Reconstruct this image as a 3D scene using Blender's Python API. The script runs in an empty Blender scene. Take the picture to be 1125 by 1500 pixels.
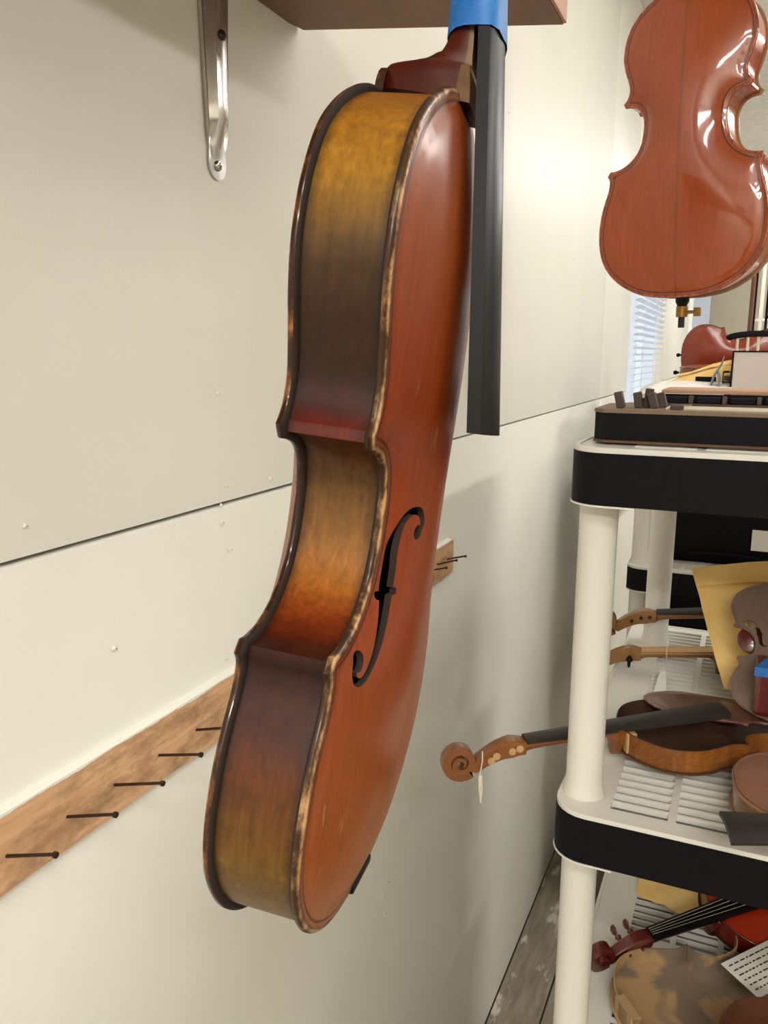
import bpy, math, random
import numpy as np
from mathutils import Matrix, Vector
from mathutils.geometry import delaunay_2d_cdt
random.seed(4)
RNG = np.random.RandomState(7)
SC = bpy.context.scene
COL = SC.collection

# ---------------------------------------------------------------- camera
CAM_POS = Vector((0.45, 0.0, 1.557))            # 45 cm off the wall, eye height
cd = bpy.data.cameras.new('camera'); cam = bpy.data.objects.new('camera', cd); COL.objects.link(cam)
cd.sensor_fit = 'VERTICAL'; cd.sensor_height = 24.0; cd.lens = 1190.0*24.0/1500.0
cd.clip_start = .02; cd.clip_end = 60
RC = Matrix([(0.913264, -0.082284, 0.398971), (0.407338, 0.172582, -0.896823), (0.004939, 0.981552, 0.19113)])
cam.matrix_world = Matrix.Translation(CAM_POS) @ RC.to_4x4()
SC.camera = cam

# ---------------------------------------------------------------- view, world
SC.view_settings.view_transform = 'Standard'; SC.view_settings.look = 'None'
SC.view_settings.gamma = 1.0; SC.view_settings.use_curve_mapping = False
SC.view_settings.exposure = 0.70
w = bpy.data.worlds.new('world'); SC.world = w; w.use_nodes = True
w.node_tree.nodes['Background'].inputs[0].default_value = (.72, .84, 1.0, 1)
w.node_tree.nodes['Background'].inputs[1].default_value = 1.6

# ---------------------------------------------------------------- lamps: fluorescent fixtures on the ceiling (x, y, length along, power)
FIXTURES = [(1.15, -.95, 'x', 13.0), (2.7, 2.2, 'y', 30.0), (1.6, 3.8, 'y', 14.0), (1.1, -2.1, 'x', 40.0), (1.1, 5.5, 'y', 20.0), (1.15, 2.0, 'y', 6.5)]  # last two are added fill: far end wall, and wall beside the shelving
LAMP_COL = (1.0, .972, .925)
CEIL = 2.75

# ---------------------------------------------------------------- helpers
def S(c):                                        # sRGB 0-255 -> linear rgba
    return tuple(((v/255)/12.92 if v/255 <= .04045 else (((v/255)+.055)/1.055)**2.4) for v in c)+(1,)

def tag(o, label=None, cat=None, group=None, kind=None):
    if label: o['label'] = label
    if cat: o['category'] = cat
    if group: o['group'] = group
    if kind: o['kind'] = kind
    return o

def empty(name, M=None, loc=None, label=None, cat=None, group=None, kind=None):
    o = bpy.data.objects.new(name, None); COL.objects.link(o); o.empty_display_size = .02
    if M is not None: o.matrix_world = M
    if loc is not None: o.location = loc
    return tag(o, label, cat, group, kind)

def mobj(name, V, F, mat, parent=None, smooth=False, angle=None, label=None, cat=None, group=None, kind=None, fm=None, attrs=None):
    me = bpy.data.meshes.new(name); me.from_pydata([tuple(map(float, v)) for v in V], [], [tuple(map(int, f)) for f in F]); me.validate()
    mats = mat if isinstance(mat, (list, tuple)) else [mat]
    for m in mats: me.materials.append(m)
    if fm is not None and len(fm) == len(me.polygons): me.polygons.foreach_set('material_index', fm)
    if attrs:
        for k, a in attrs.items():
            a = np.asarray(a, float)
            if a.ndim == 1:
                at = me.attributes.new(k, 'FLOAT', 'POINT'); at.data.foreach_set('value', a)
            else:
                at = me.attributes.new(k, 'FLOAT_COLOR', 'POINT'); at.data.foreach_set('color', a.ravel())
    import bmesh
    bm = bmesh.new(); bm.from_mesh(me); bmesh.ops.recalc_face_normals(bm, faces=bm.faces[:]); bm.to_mesh(me); bm.free()
    if smooth:
        me.polygons.foreach_set('use_smooth', [True]*len(me.polygons))
        if angle: me.set_sharp_from_angle(angle=math.radians(angle))
    me.update()
    o = bpy.data.objects.new(name, me); COL.objects.link(o)
    if parent is not None: o.parent = parent
    return tag(o, label, cat, group, kind)

class MB:                                        # collects simple shapes into one mesh
    def __init__(s): s.V = []; s.F = []
    def add(s, V, F):
        n = len(s.V); s.V += [tuple(v) for v in V]; s.F += [tuple(i+n for i in f) for f in F]; return s
    def box(s, a, b, bev=0.0, M=None):
        (x0, y0, z0), (x1, y1, z1) = a, b
        if bev <= 0:
            V = [(x, y, z) for x in (x0, x1) for y in (y0, y1) for z in (z0, z1)]
            F = [(0,1,3,2),(4,6,7,5),(0,4,5,1),(2,3,7,6),(0,2,6,4),(1,5,7,3)]
        else:
            import bmesh
            bm = bmesh.new(); bmesh.ops.create_cube(bm, size=1)
            for v in bm.verts: v.co = Vector(((v.co.x+.5)*(x1-x0)+x0, (v.co.y+.5)*(y1-y0)+y0, (v.co.z+.5)*(z1-z0)+z0))
            bmesh.ops.bevel(bm, geom=bm.edges[:], offset=bev, segments=2, affect='EDGES', profile=.6)
            bm.verts.index_update(); V = [v.co[:] for v in bm.verts]; F = [[v.index for v in f.verts] for f in bm.faces]; bm.free()
        if M is not None: V = [(M @ Vector(v))[:] for v in V]
        return s.add(V, F)
    def tube(s, pts, r, n=10, cap=True, flat=1.0):
        pts = [Vector(p) for p in pts]; rs = r if isinstance(r, (list, tuple)) else [r]*len(pts)
        V = []; F = []; up = None
        for i, p in enumerate(pts):
            d = (pts[min(i+1, len(pts)-1)]-pts[max(i-1, 0)]).normalized()
            if up is None: up = Vector((0, 0, 1)) if abs(d.z) < .9 else Vector((1, 0, 0))
            a = d.cross(up).normalized(); up = a.cross(d).normalized()
            for k in range(n):
                t = 2*math.pi*k/n
                V.append((p+a*math.cos(t)*rs[i]+up*math.sin(t)*rs[i]*flat)[:])
        for i in range(len(pts)-1):
            for k in range(n):
                F.append((i*n+k, i*n+(k+1) % n, (i+1)*n+(k+1) % n, (i+1)*n+k))
        if cap:
            F.append(tuple(range(n))[::-1]); F.append(tuple((len(pts)-1)*n+k for k in range(n)))
        return s.add(V, F)
    def loft(s, secs, cap=True, closed=True):    # sections: equally long lists of 3D points
        n = len(secs[0]); V = [tuple(p) for sec in secs for p in sec]; F = []
        for i in range(len(secs)-1):
            for k in range(n if closed else n-1):
                F.append((i*n+k, i*n+(k+1) % n, (i+1)*n+(k+1) % n, (i+1)*n+k))
        if cap and closed:
            F.append(tuple(range(n))[::-1]); F.append(tuple((len(secs)-1)*n+k for k in range(n)))
        return s.add(V, F)
    def prism(s, poly, z0, z1, axis='z'):
        n = len(poly); f = {'z': lambda a, b, c: (a, b, c), 'x': lambda a, b, c: (c, a, b), 'y': lambda a, b, c: (a, c, b)}[axis]
        V = [f(a, b, z0) for a, b in poly]+[f(a, b, z1) for a, b in poly]
        F = [tuple(range(n))[::-1], tuple(range(n, 2*n))]+[(k, (k+1) % n, n+(k+1) % n, n+k) for k in range(n)]
        return s.add(V, F)
    def build(s, name, mat, parent=None, smooth=False, angle=40, **k):
        return mobj(name, s.V, s.F, mat, parent, smooth, angle, **k)

# ---------------------------------------------------------------- materials
class NT:
    def __init__(s, name):
        s.m = bpy.data.materials.new(name); s.m.use_nodes = True; s.t = s.m.node_tree; s.n = s.t.nodes
        s.b = s.n['Principled BSDF']; s.tc = s.n.new('ShaderNodeTexCoord')
    def link(s, a, b): s.t.links.new(a, b)
    def mapping(s, scale=(1,1,1), src='Object', rot=(0,0,0)):
        m = s.n.new('ShaderNodeMapping'); m.inputs['Scale'].default_value = scale; m.inputs['Rotation'].default_value = rot
        s.link(s.tc.outputs[src], m.inputs[0]); return m.outputs[0]
    def noise(s, vec, scale, detail=4, rough=.55, dist=0):
        n = s.n.new('ShaderNodeTexNoise'); n.inputs['Scale'].default_value = scale; n.inputs['Detail'].default_value = detail
        n.inputs['Roughness'].default_value = rough; n.inputs['Distortion'].default_value = dist
        s.link(vec, n.inputs['Vector']); return n.outputs['Fac']
    def ramp(s, fac, stops, interp='LINEAR'):
        r = s.n.new('ShaderNodeValToRGB'); r.color_ramp.interpolation = interp
        e = r.color_ramp.elements
        while len(e) > 1: e.remove(e[-1])
        e[0].position = stops[0][0]; e[0].color = stops[0][1]
        for p, c in stops[1:]:
            x = e.new(p); x.color = c
        s.link(fac, r.inputs[0]); return r.outputs[0]
    def mix(s, fac, a, b, mode='MIX'):
        m = s.n.new('ShaderNodeMix'); m.data_type = 'RGBA'; m.blend_type = mode
        for sock, v in ((m.inputs[0], fac), (m.inputs[6], a), (m.inputs[7], b)):
            if hasattr(v, 'links'): s.link(v, sock)
            else: sock.default_value = v
        return m.outputs[2]
    def math(s, op, a, b=0.0):
        m = s.n.new('ShaderNodeMath'); m.operation = op
        for sock, v in ((m.inputs[0], a), (m.inputs[1], b)):
            if hasattr(v, 'links'): s.link(v, sock)
            else: sock.default_value = v
        return m.outputs[0]
    def attr(s, name, color=False):
        a = s.n.new('ShaderNodeAttribute'); a.attribute_name = name
        return a.outputs['Color'] if color else a.outputs['Fac']
    def bump(s, h, strength=.2, dist=.001):
        b = s.n.new('ShaderNodeBump'); b.inputs['Strength'].default_value = strength; b.inputs['Distance'].default_value = dist
        s.link(h, b.inputs['Height']); s.link(b.outputs[0], s.b.inputs['Normal']); return b
    def set(s, color=None, rough=.5, metal=0, coat=0, coat_rough=.1, spec=None):
        if color is not None:
            if hasattr(color, 'links'): s.link(color, s.b.inputs['Base Color'])
            else: s.b.inputs['Base Color'].default_value = color
        if hasattr(rough, 'links'): s.link(rough, s.b.inputs['Roughness'])
        else: s.b.inputs['Roughness'].default_value = rough
        s.b.inputs['Metallic'].default_value = metal
        s.b.inputs['Coat Weight'].default_value = coat; s.b.inputs['Coat Roughness'].default_value = coat_rough
        if spec is not None: s.b.inputs['Specular IOR Level'].default_value = spec
        return s.m

def plain(name, col, rough=.5, var=.12, scale=30, metal=0, coat=0, bump=.0, stretch=(1,1,1), spec=None):
    t = NT(name); c = S(col); v = t.mapping(stretch)
    f = t.noise(v, scale, 5)
    lo = tuple(x*(1-var) for x in c[:3])+(1,); hi = tuple(min(1, x*(1+var)) for x in c[:3])+(1,)
    col_ = t.ramp(f, [(.3, lo), (.7, hi)])
    if bump: t.bump(f, bump, .002)
    return t.set(col_, rough, metal, coat, .15, spec)

def wood(name, c0, c1, axis='z', scale=40, rough=.55, coat=0, bump=.15, knots=False, coat_rough=.12):
    st = {'x': (.05,1,1), 'y': (1,.05,1), 'z': (1,1,.05)}[axis]
    t = NT(name); v = t.mapping(st)
    f = t.noise(v, scale, 6, .6, .3); g = t.noise(t.mapping((1,1,1)), 6, 3)
    c = t.ramp(f, [(.28, S(c0)), (.7, S(c1))])
    c = t.mix(t.ramp(g, [(.35, (0,0,0,1)), (.75, (.55,.55,.55,1))]), c, S([x*.72 for x in c0]))
    t.bump(f, bump, .001)
    return t.set(c, rough, 0, coat, coat_rough)

def varnish(name, c0, c1, edge0, edge1, axis_scale=(60, 60, 3), rough=.42, coat=.8, coat_rough=.12, purf=True, wear=0.0, tone=False, joint=False, zgrad=None, k=1.0, ripple=0.0, spec=.3):
    """varnished plate: grain along z, worn rim from the distance-to-edge attribute (mm), dark purfling line"""
    t = NT(name); v = t.mapping(axis_scale)
    f = t.noise(v, 8, 5, .6); big = t.noise(t.mapping((1, 1, .6)), 9, 3, .5, .4)
    base = t.mix(big, S(c0), S(c1))
    if tone: base = t.attr('tone', True)
    if zgrad:
        sz = t.n.new('ShaderNodeSeparateXYZ'); t.link(t.tc.outputs['Object'], sz.inputs[0])
        gz = t.math('ADD', t.math('MULTIPLY', sz.outputs[2], 2.8), t.math('MULTIPLY', t.math('SUBTRACT', big, .5), .25))
        base = t.mix(.75, base, t.ramp(gz, [(a, S(c)) for a, c in zgrad]))
    g = t.ramp(f, [(.25, (.80,.80,.80,1)), (.75, (1.14,1.14,1.14,1))])
    base = t.mix(1.0, base, g, 'MULTIPLY')
    ed = t.math('DIVIDE', t.attr('ed'), 10.0*k)
    en = t.noise(t.mapping((1,1,1)), 160, 4, .65)
    ew = t.math('ADD', ed, t.math('MULTIPLY', t.math('SUBTRACT', en, .5), .22))
    if wear > 0:
        sp = t.noise(t.mapping((2, 2, .5)), 70, 6, .7)
        m = t.noise(t.mapping((1,1,1)), 14, 2)
        f2 = t.math('MULTIPLY', t.ramp(sp, [(.61, (0,0,0,1)), (.66, (1,1,1,1))]), t.ramp(m, [(.50, (0,0,0,1)), (.62, (1,1,1,1))]))
        base = t.mix(t.math('MULTIPLY', f2, wear), base, S((205,150,110)))
    if purf:
        base = t.mix(t.ramp(ed, [(.40, (0,0,0,1)), (.43, (.8,.8,.8,1)), (.52, (.8,.8,.8,1)), (.55, (0,0,0,1))]), base, S((45,25,14)))
    crest = t.ramp(ed, [(.02, (0,0,0,1)), (.07, (.16,.16,.16,1)), (.14, (.16,.16,.16,1)), (.22, (0,0,0,1))])
    ec = t.ramp(t.math('ADD', t.noise(t.mapping((1,1,.5)), 120, 5, .7), crest), [(.50, S(edge0)), (.60, S([.6*a+.4*b for a, b in zip(edge0, edge1)])), (.735, S(edge1))])
    base = t.mix(t.ramp(ew, [(.20, (1,1,1,1)), (.34, (0,0,0,1))]), base, ec)
    if joint:                                     # centre joint of a two-piece plate
        sx = t.n.new('ShaderNodeSeparateXYZ'); t.link(t.tc.outputs['Object'], sx.inputs[0])
        ay = t.math('ABSOLUTE', sx.outputs[1])
        base = t.mix(t.ramp(ay, [(0, (.30,.30,.30,1)), (.0009, (0,0,0,1))]), base, S((60,20,8)))
    bn = t.noise(t.mapping((1,1,1)), 90, 4, .6)
    hh = t.math('ADD', f, bn)
    if ripple: hh = t.math('ADD', hh, t.math('MULTIPLY', t.noise(t.mapping((1,1,3.2)), 9, 1, .4), ripple))
    t.bump(hh, .06, .0006)
    return t.set(base, rough, 0, coat, coat_rough, spec)

def ribmat(name, edge=(58,34,16), rough=.38, coat=.7, dark=.55, cr=.14):
    """rib: varnish tone from the vertex colour 'tone', fine flame across, grime near the plates ('rz' mm to nearest plate)"""
    t = NT(name)
    f = t.noise(t.mapping((1, 1, 1)), 150, 6, .7); g = t.noise(t.mapping((1, 1, .10)), 420, 3, .6)
    h = t.noise(t.mapping((.25, 1, 1.4)), 42, 3, .55, .3)
    base = t.mix(1.0, t.attr('tone', True), t.ramp(g, [(.3, (.74,.74,.74,1)), (.7, (1.2,1.2,1.2,1))]), 'MULTIPLY')
    base = t.mix(1.0, base, t.ramp(h, [(.3, (.80,.76,.70,1)), (.7, (1.16,1.13,1.06,1))]), 'MULTIPLY')
    base = t.mix(1.0, base, t.ramp(f, [(.3, (.88,.88,.88,1)), (.7, (1.1,1.1,1.1,1))]), 'MULTIPLY')
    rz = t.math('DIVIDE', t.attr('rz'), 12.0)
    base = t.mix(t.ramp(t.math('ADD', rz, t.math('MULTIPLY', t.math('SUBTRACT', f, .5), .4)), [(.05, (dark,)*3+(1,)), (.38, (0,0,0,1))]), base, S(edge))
    t.bump(t.math('ADD', f, g), .10, .0006)
    return t.set(base, rough, 0, coat, cr, .2)

# ---------------------------------------------------------------- violin family geometry (numpy, millimetres)
def catmull(pts, n=7):
    P = [np.array(p, float) for p in pts]
    P = [2*P[0]-P[1]] + P + [2*P[-1]-P[-2]]
    out = []
    for i in range(1, len(P)-2):
        for k in range(n):
            t = k/n
            a, b, c, d = P[i-1], P[i], P[i+1], P[i+2]
            out.append(.5*((2*b)+(-a+c)*t+(2*a-5*b+4*c-d)*t*t+(-a+3*b-3*c+d)*t**3))
    out.append(P[-2])
    return np.array(out)

# half outline of a violin body: u runs from the bottom (0) to the neck (356), v is the half width
SEG_LOW = [(0,0),(.6,20),(4,42),(11,61),(22,78.5),(36,92),(52,101),(71,104.3),(90,102.5),(105,98),(116,93.5),(124,91.8),(128,92.3),(131.5,94.8)]
SEG_MID = [(136.5,91.5),(137,84),(139.5,75),(146,64.5),(157,55.5),(170,51.2),(185,50.2),(195,52),(202,56),(206.2,62),(208.3,70),(208.8,76.5)]
SEG_UP  = [(214.2,80),(219,76.6),(225,74.6),(234,74.5),(247,78),(262,82.5),(278,85),(295,83.5),(310,78.5),(323,70.5),(335,57),(344,42),(350,29),(353.5,17),(355.5,7),(356,0)]
LENGTH = 356.0

def half(nseg=7):
    return catmull(SEG_LOW, nseg), catmull(SEG_MID, nseg), catmull(SEG_UP, nseg)

def loop_from(h):                       # closed loop: up the + side, down the - side
    m = h[::-1]*np.array([1, -1])
    return np.vstack([h, m[1:-1]])

def plate_loop(nseg=7):
    a, b, c = half(nseg)
    return loop_from(np.vstack([a, b, c]))

def offset_open(p, d):
    t = np.gradient(p, axis=0); t /= np.linalg.norm(t, axis=1)[:, None]
    n = np.stack([t[:, 1], -t[:, 0]], 1)      # to the inside when walking up the + side
    return p + n*d

def rib_loop(nseg=7, d=3.0):
    a, b, c = half(nseg)
    ao, bo, co = offset_open(a, d), offset_open(b, d), offset_open(c, d)
    t1 = (a[-1]+b[0])/2 + np.array([0, -3.6]); t2 = (b[-1]+c[0])/2 + np.array([0, -3.2])
    far = lambda p, t, r: p[np.linalg.norm(p-t, axis=1) > r]
    ao = far(ao, t1, 4); bo = far(far(bo, t1, 4), t2, 4); co = far(co, t2, 4)
    ao[0, 1] = 0; co[-1, 1] = 0; ao = ao[ao[:, 1] >= 0]; co = co[co[:, 1] >= 0]
    return loop_from(np.vstack([ao, [t1], bo, [t2], co]))

def inside(P, poly):
    x, y = P[:, 0], P[:, 1]; r = np.zeros(len(P), bool)
    a = poly; b = np.roll(poly, -1, 0)
    for (x0, y0), (x1, y1) in zip(a, b):
        if y0 == y1: continue
        c = ((y0 > y) != (y1 > y)) & (x < (x1-x0)*(y-y0)/(y1-y0)+x0)
        r ^= c
    return r

def dist_to(P, poly):
    a = poly; b = np.roll(poly, -1, 0); d = np.full(len(P), 1e9)
    for p, q in zip(a, b):
        v = q-p; L2 = v@v
        if L2 < 1e-12: continue
        t = np.clip(((P-p)@v)/L2, 0, 1)
        e = P-(p+t[:, None]*v); d = np.minimum(d, (e*e).sum(1))
    return np.sqrt(d)

_G = {}
def dome():                              # membrane over the outline: smooth cross arching
    if 'phi' in _G: return _G['phi']
    st = 2.0
    us = np.arange(-6, 364, st); vs = np.arange(-112, 113, st)
    U, V = np.meshgrid(us, vs, indexing='ij')
    m = inside(np.stack([U.ravel(), V.ravel()], 1), plate_loop(5)).reshape(U.shape)
    ph = np.where(m, 900.0, 0.0)
    for _ in range(2200):
        s = .25*(np.roll(ph, 1, 0)+np.roll(ph, -1, 0)+np.roll(ph, 1, 1)+np.roll(ph, -1, 1)+st*st)
        ph = np.where(m, s, 0)
    _G['phi'] = (us, vs, ph, st)
    return _G['phi']

def samp(u, v):
    us, vs, ph, st = dome()
    a = np.clip((u-us[0])/st, 0, len(us)-1.001); b = np.clip((v-vs[0])/st, 0, len(vs)-1.001)
    i = a.astype(int); j = b.astype(int); fa = a-i; fb = b-j
    return ph[i, j]*(1-fa)*(1-fb)+ph[i+1, j]*fa*(1-fb)+ph[i, j+1]*(1-fa)*fb+ph[i+1, j+1]*fa*fb

def arch(u, v, H=12.0, ed=None):
    u = np.asarray(u, float); v = np.asarray(v, float)
    c = np.maximum(samp(u, np.zeros_like(v)), 1e-3)
    s = np.clip(samp(u, v)/c, 0, 1)
    lo = np.clip(1-np.abs((u-178)/178)**2.7, 0, 1)**.85
    h = H*lo*s**1.35
    if ed is not None: h = h*np.clip((ed-2)/7, 0, 1)**.8
    return h

# ---------------------------------------------------------------- building one instrument (local: x = depth, back at 0 and belly at T; y = width; z = length from the bottom)
def circle(c, r, n=14): return [(c[0]+r*math.cos(2*math.pi*k/n), c[1]+r*math.sin(2*math.pi*k/n)) for k in range(n)]

F_LINE = [(173.6,-24.0,1.2),(178.4,-21.3,1.9),(183.0,-24.4,1.9),(184.0,-29.8,1.7),(182.2,-34.6,1.8),(178.3,-38,2.2),(170.1,-41,3.0),(160.5,-42.7,3.6),(151.8,-45,4.0),(140.7,-48.3,3.7),(131,-53,2.9),(124.2,-59.2,2.1),(121.0,-65.2,1.7),(121.8,-70.3,1.7),(125.6,-72.4,1.9),(130.2,-71,1.4)]
def f_polys():
    P = catmull([(a, b) for a, b, _ in F_LINE], 4)
    W = np.interp(np.linspace(0, len(F_LINE)-1, len(P)), range(len(F_LINE)), [c for *_, c in F_LINE])
    t = np.gradient(P, axis=0); t /= np.linalg.norm(t, axis=1)[:, None]; n = np.stack([-t[:, 1], t[:, 0]], 1)
    stem = [tuple(p) for p in P+n*W[:, None]]+[tuple(p) for p in (P-n*W[:, None])[::-1]]
    nick = [(149.2,-50.6),(150.6,-51.4),(152.6,-51.2),(153.2,-39),(152,-38),(150.2,-38.4)]
    left = [stem, circle((174.6,-24.6), 3.2), circle((129.2,-68.6), 4.2), nick]
    return left+[[(a, -b) for a, b in p] for p in left]

_P = {}
def plate_grid(step, fh, nseg):
    key = (step, fh, nseg)
    if key in _P: return _P[key]
    loop = plate_loop(nseg); n = len(loop)
    us = np.arange(3, 356, step); vs = np.arange(-105, 106, step)
    G = np.array([(u+(step/2 if j % 2 else 0), v) for j, v in enumerate(vs) for u in us])
    G = G[inside(G, loop)]; dg = dist_to(G, loop); G = G[dg > max(8.5, step*.8)]
    rings = []
    t = np.roll(loop, -1, 0)-np.roll(loop, 1, 0); t /= np.linalg.norm(t, axis=1)[:, None]; nn = np.stack([t[:, 1], -t[:, 0]], 1)
    for d in ((.7, 1.6, 3.2, 4.4, 6.5) if step < 6 else (1.6, 5.0)):
        R_ = loop+nn*d; R_ = R_[inside(R_, loop)]; R_ = R_[dist_to(R_, loop) > d*.93]; rings.append(R_)
    pts = [tuple(p) for p in loop]; edges = [(i, (i+1) % n) for i in range(n)]
    fp = f_polys() if fh else []
    for p in fp:
        b = len(pts); pts += [tuple(q) for q in p]; edges += [(b+i, b+(i+1) % len(p)) for i in range(len(p))]
    extra = np.vstack([G]+rings)
    if fp:
        keep = np.ones(len(extra), bool)
        for p in fp: keep &= dist_to(extra, np.array(p)) > 1.2
        extra = extra[keep]
    pts += [tuple(p) for p in extra]
    r = delaunay_2d_cdt([Vector(p) for p in pts], edges, [], 0, 1e-4)
    V = np.array([tuple(v) for v in r[0]]); Fc = np.array([list(f) for f in r[2]])
    c = V[Fc].mean(1); ok = inside(c, loop)
    for p in fp: ok &= ~inside(c, np.array(p))
    Fc = Fc[ok]; used = np.unique(Fc); mp = -np.ones(len(V), int); mp[used] = range(len(used))
    V = V[used]; Fc = mp[Fc]; ed = dist_to(V, loop)
    cnt = {}
    for f in Fc:
        for a, b in ((f[0], f[1]), (f[1], f[2]), (f[2], f[0])):
            cnt.setdefault((min(a, b), max(a, b)), []).append((a, b))
    bnd = [v[0] for v in cnt.values() if len(v) == 1]
    _P[key] = (V, Fc, ed, bnd)
    return _P[key]

ZMAP = [None]                                    # optional remap of the corner heights (cello proportions)
def zm(u):
    if ZMAP[0] is None: return u
    a, b = ZMAP[0]; return np.interp(u, a, b)
def vm(u):
    return 1.0 if ZMAP[0] is None else np.interp(u, [0, 180, 240, 356], [1, 1, .925, .92])

def mk_plate(name, parent, T, sc, side, H, mat, fh=False, step=4.0, nseg=7, inner_mat=None, t=4.0, clip=None, label=None, kscale=1.0):
    V, Fc, ed, bnd = plate_grid(step, fh, nseg)
    a = arch(V[:, 0], V[:, 1], H, ed)
    rnd = np.where(ed < 1.6, 1.4*(1-np.clip(ed/1.6, 0, 1))**2, 0)
    chan = .7*np.exp(-((ed-7)/3.0)**2)
    o = t-rnd-chan+a; i = np.where(ed < 1, 1.2*(1-ed), 0)+a*np.clip((ed-6)/6, 0, 1)*.98+1.3*np.clip((ed-8)/6, 0, 1)
    W = (lambda x: T-t*kscale+x*kscale) if side > 0 else (lambda x: t*kscale-x*kscale)
    sl, sw = sc
    vo = np.stack([W(o), V[:, 1]*vm(V[:, 0])*sw, zm(V[:, 0])*sl], 1)/1000; vi = np.stack([W(i), V[:, 1]*vm(V[:, 0])*sw, zm(V[:, 0])*sl], 1)/1000
    n = len(V); F = [tuple(f) for f in Fc]+[tuple(f[::-1]+n) for f in Fc]+[(b, a_, a_+n, b+n) for a_, b in bnd]
    fm = [0]*len(Fc)+[1 if inner_mat else 0]*len(Fc)+[1 if inner_mat and ed[b] > 6 else 0 for a_, b in bnd]
    mats = [mat, inner_mat] if inner_mat else [mat]
    return mobj(name, np.vstack([vo, vi]), F, mats, parent, True, 50, fm=fm, attrs={'ed': np.concatenate([ed, ed])}, label=label)

def mk_ribs(parent, T, sc, mat, tone, nseg=7, lo=3.6, hi=None, inner_mat=None, d=3.0, name='ribs'):
    hi = T-3.6 if hi is None else hi
    L = rib_loop(nseg, d); n = len(L)
    t = np.roll(L, -1, 0)-np.roll(L, 1, 0); t /= np.linalg.norm(t, axis=1)[:, None]; nn = np.stack([t[:, 1], -t[:, 0]], 1)
    I = L+nn*1.6; sl, sw = sc; V = []; rz = []; tn = []; F = []
    K = 7; zs = [lo+(hi-lo)*k/(K-1) for k in range(K)]
    for z in zs:
        for p in L: V.append((z/1000, p[1]*vm(p[0])*sw/1000, zm(p[0])*sl/1000)); rz.append(min(z-lo, hi-z)); tn.append(tone(p[0], p[1], (z-lo)/(hi-lo)))
    for z in (lo, hi):
        for p in I: V.append((z/1000, p[1]*vm(p[0])*sw/1000, zm(p[0])*sl/1000)); rz.append(6); tn.append(tone(p[0], p[1], .5))
    fm = []
    for k in range(K-1):
        for i in range(n): F.append((k*n+i, k*n+(i+1) % n, (k+1)*n+(i+1) % n, (k+1)*n+i)); fm.append(0)
    b = K*n
    for i in range(n):
        j = (i+1) % n
        F += [(b+j, b+i, b+n+i, b+n+j), (i, j, b+j, b+i), ((K-1)*n+i, (K-1)*n+j, b+n+j, b+n+i)]; fm += [1 if inner_mat else 0]*3
    mats = [mat, inner_mat] if inner_mat else [mat]
    return mobj(name, V, F, mats, parent, True, 38, fm=fm, attrs={'rz': rz, 'tone': np.array([S(c) for c in tn])})

NECK_ST = [  # (top z, top x), (bottom z, bottom x), half width   x measured with the belly edge at 38
    ((349,42),(357,1),11.5),((354,41.6),(365.5,1),12),((358,41.2),(367.5,7),13),((362,40.8),(368,14),13.5),((366,40.4),(369.5,20),13.5),((371,40),(373,24.5),13),
    ((377,39.4),(379,26.8),12.6),((391,38),(392,26.3),12.3),((420,35),(420,23.8),12),((455,31.5),(455,20.5),11.6),((478,29.2),(479,17.2),11.4),((486,28.4),(489,12),11.2)]

def mk_neck(parent, T, sl, mat, side_mat, k=1.0, name='neck'):
    dx = T-37.75*k
    secs = []; qs = [0, .14, .30, .48, .66, .82, .94, 1.0, .94, .82, .66, .48, .30, .14, 0]; N = len(qs)
    ST = catmull([(a[0], a[1], b[0], b[1], c) for a, b, c in NECK_ST], 3)
    for tz, tx, bz, bx, hw in ST:
        s = []
        heel = bx < 15 and tz < 400
        for i in range(N):
            q = qs[i]; e = .35 if tz < 400 and bx < 22 else .5
            y = hw*max(0, 1-max(0, (q-.14)/.86)**(1.6/e*.5+.6))**e*(1 if i < N//2 else -1)
            if i == N//2: y = 0
            if heel: y *= 1+.35*(1-q)
            s.append(((tx+(bx-tx)*q)*k+dx, y*k, ((tz+(bz-tz)*q)-356)*sl+356*sl))
        secs.append([(p[0]/1000, p[1]/1000, (p[2])/1000) for p in s])
    m = MB().loft(secs)
    fm = []
    for i in range(len(secs)-1):
        for j in range(N): fm.append(1 if j in (0, N-1, N-2) else 0)
    fm += [0, 0]
    return mobj(name, m.V, m.F, [mat, side_mat], parent, True, 75, fm=fm)

def scroll_path(k=1.0):
    """stations of pegbox and volute: (z, x, normal z, normal x, thickness across the path, half width)"""
    st = []
    pb = catmull([(486,22),(500,22.5),(515,20),(530,14),(545,5),(556,-4)], 3)
    th = np.interp(np.arange(len(pb)), [0, 4, len(pb)-1], [17, 25, 15]); hw = np.linspace(11.5, 7.5, len(pb))
    for i, p in enumerate(pb):
        d = pb[min(i+1, len(pb)-1)]-pb[max(i-1, 0)]; d = d/np.linalg.norm(d)
        st.append((p[0], p[1], -d[1], d[0], th[i], hw[i]))
    # volute: spiral winding forward over the front
    c = (573.0, 8.0)
    last = pb[-1]; r0 = math.hypot(last[0]-c[0], last[1]-c[1]); a0 = math.atan2(last[1]-c[1], last[0]-c[0])
    turns = 2.05; N = 44
    for i in range(1, N):
        q = i/(N-1); a = a0+2*math.pi*turns*q; r = r0*(1-q)**1.0*.92+3.0
        if q < .12: r = r0+(r-r0)*q/.12 if False else r
        z = c[0]+r*math.cos(a); x = c[1]+r*math.sin(a)
        st.append((z, x, math.cos(a), math.sin(a), 12*(1-q)+2.6, 7.5+7.5*q**.8))
    return st

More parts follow.
